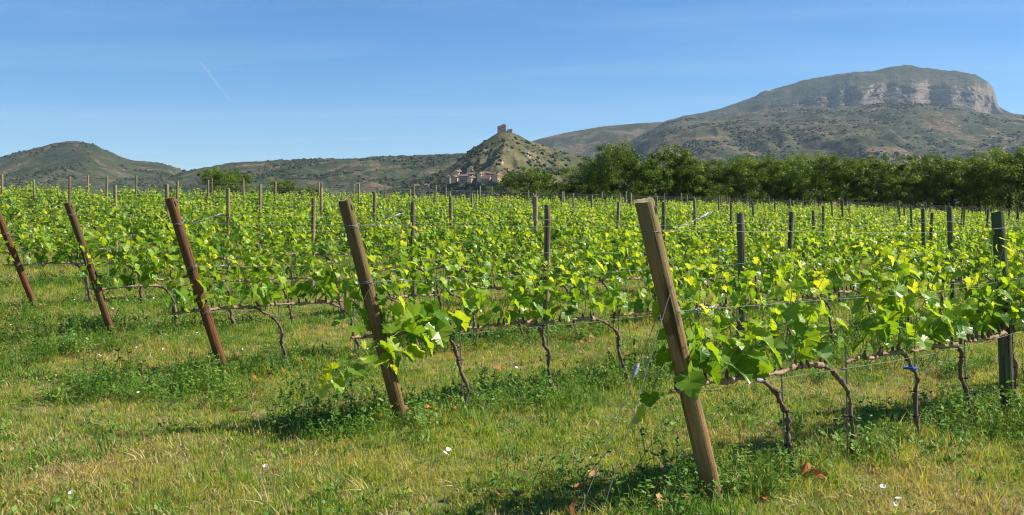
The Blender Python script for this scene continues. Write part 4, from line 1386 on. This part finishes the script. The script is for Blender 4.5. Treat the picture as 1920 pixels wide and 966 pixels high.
# dry stalks standing in the grass
for (px, py, h, lx, lb) in [(497, 838, 0.50, -0.13, 'tall thin dry stalk standing in the grass before the third end post'),
                            (690, 772, 0.22, -0.06, 'short dry stalk below the leaves hanging at the second end post'),
                            (1390, 905, 0.42, -0.01, 'pale dry stem standing just behind the front end post')]:
    Yd = EYE * F / (py - 400); x = (px - 960) / F * Yd
    b = MB(); b.tube([(0, 0, 0), (lx * .35, 0, h * .35), (lx * .7, 0.01, h * .7), (lx, 0, h)], [0.0026, 0.0024, 0.002, 0.0012], 5)
    b.tube([(lx * .7, 0.01, h * .7), (lx * .7 + .03, 0.0, h * .78)], [0.0014, 0.0008], 4)
    tag(link('dry_stalk', b.mesh('dry_stalk', [M['cane']]), None, (x, Yd, float(ground_z(x, Yd)))), lb, 'plant stem')

# bindweed flowers
def flower_meshes():
    b = MB(); n = 15
    ang = np.arange(n) / n * 6.283
    rings = [(0.003, 0.0), (0.009, 0.012), (0.022, 0.021), (0.027, 0.022)]
    vs = []
    for k, (rr, z) in enumerate(rings):
        m_ = 1 + (0.07 * np.cos(5 * ang) if k > 1 else 0)
        vs.append(np.stack([np.cos(ang) * rr * m_, np.sin(ang) * rr * m_, np.full(n, z)], 1))
    fs = [(j * n + i, j * n + (i + 1) % n, (j + 1) * n + (i + 1) % n, (j + 1) * n + i) for j in range(3) for i in range(n)]
    b.add(np.concatenate(vs), fs)
    c = b.mesh('corolla', [M['petal']])
    b = MB(); b.tube([(0, 0, -0.09), (0.006, 0, -0.04), (0, 0, 0.003)], [0.0012, 0.0012, 0.0025], 5)
    return c, b.mesh('stem', [M['shoot']])
corolla, fstem = flower_meshes()
flowers = [(840, 845, 1), (833, 851, 0.9), (498, 876, 0.9), (134, 926, 0.9), (185, 667, 0.9), (191, 668, 0.7), (260, 737, 0.8), (304, 632, 0.9), (257, 652, .7), (306, 655, .7), (355, 540, .6), (64, 558, .8), (94, 556, .6),
           (140, 561, .7), (125, 568, .7), (211, 578, .8), (273, 558, .8), (288, 557, .8), (290, 607, .6), (330, 546, .6), (370, 625, .7), (276, 590, .5), (968, 690, .8), (1655, 915, 1), (1685, 938, 1), (1678, 945, .7), (1108, 860, .6),
           (1335, 746, .6), (780, 770, .5), (690, 655, .6), (1215, 670, .6), (20, 610, .6), (455, 655, .6), (345, 655, .7), (240, 600, .6), (410, 640, .5)]
named = {0: 'white bindweed flower, upper of a touching pair in front of the second end post', 1: 'white bindweed flower, lower of a touching pair in front of the second end post',
         2: 'single white flower in the shaded grass left of the second end post', 3: 'single white flower alone in the dry grass near the bottom corner', 4: 'white flower below the foot of the fourth end post',
         6: 'white flower in open grass between the third and fourth end posts', 22: 'white flower in the dark weeds under the second row', 23: 'white flower in the grass under the front row trunks',
         24: 'white flower lowest in the grass under the front row'}
rank = {}
for k, (px, py, s) in enumerate(flowers):
    Yd = 12.0
    for _ in range(8):
        x = (px - 960) / F * Yd
        Yd = (EYE - float(ground_z(x, Yd)) - 0.10) * F / (py - 400)
    x = (px - 960) / F * Yd
    r = np.random.default_rng(800 + k)
    root = empty('bindweed_flower', (x, Yd, float(ground_z(x, Yd)) + 0.10), r.random() * 6)
    root.rotation_euler = (0.5 + r.normal(0, .3), r.normal(0, .3), r.normal(0, .5))
    root.scale = (s * 0.60,) * 3
    feet = [(1340, 945, 'front'), (758, 790, 'second'), (427, 705, 'third'), (215, 640, 'fourth'), (62, 582, 'fifth')]
    near_ = min(range(5), key=lambda q: math.hypot(px - feet[q][0], py - feet[q][1]))
    rank[near_] = rank.get(near_, 0) + 1
    side_ = ('below' if py > feet[near_][1] + 12 else 'above' if py < feet[near_][1] - 12 else 'level with') + (' and left of' if px < feet[near_][0] else ' and right of')
    tag(root, named.get(k, 'white flower %s the foot of the %s end post, %s there' % (side_, feet[near_][2], ordinal(rank[near_]))), 'flower', 'white bindweed flowers in the grass')
    link('corolla', corolla, root); link('stem', fstem, root)

# ------------------------------------------------------------------ contrail
def contrail():
    alt = 6000.0
    pts = []
    for t in np.linspace(0, 1, 24):
        px, py = 372 + (434 - 372) * t, 112 + (192 - 112) * t
        Y = (alt - EYE) * F / (400 - py)
        pts.append(((px - 960) / F * Y, Y, alt))
    b = MB()
    t = np.linspace(0, 1, 24)
    b.tube(np.array(pts), 18 + 26 * np.sin(np.pi * t) ** 0.5, 10, cap=False)
    m = NT('contrail_vapour')
    d = m.n('ShaderNodeBsdfDiffuse'); d.inputs['Color'].default_value = (0.9, 0.9, 0.9, 1)
    tr = m.n('ShaderNodeBsdfTransparent')
    nz = m.rng(m.noise(m.pos(), 0.0012, 4), 0.3, 0.7, 0.03, 0.17)
    mx = m.n('ShaderNodeMixShader'); m.l(nz, mx.inputs[0]); m.l(tr.outputs[0], mx.inputs[1]); m.l(d.outputs[0], mx.inputs[2])
    m.end(mx.outputs[0])
    tag(link('contrail', b.mesh('contrail', [m.mat], smooth=True)), 'thin white vapour trail slanting across the blue sky', 'contrail')
contrail()
print('objects', len(bpy.data.objects))
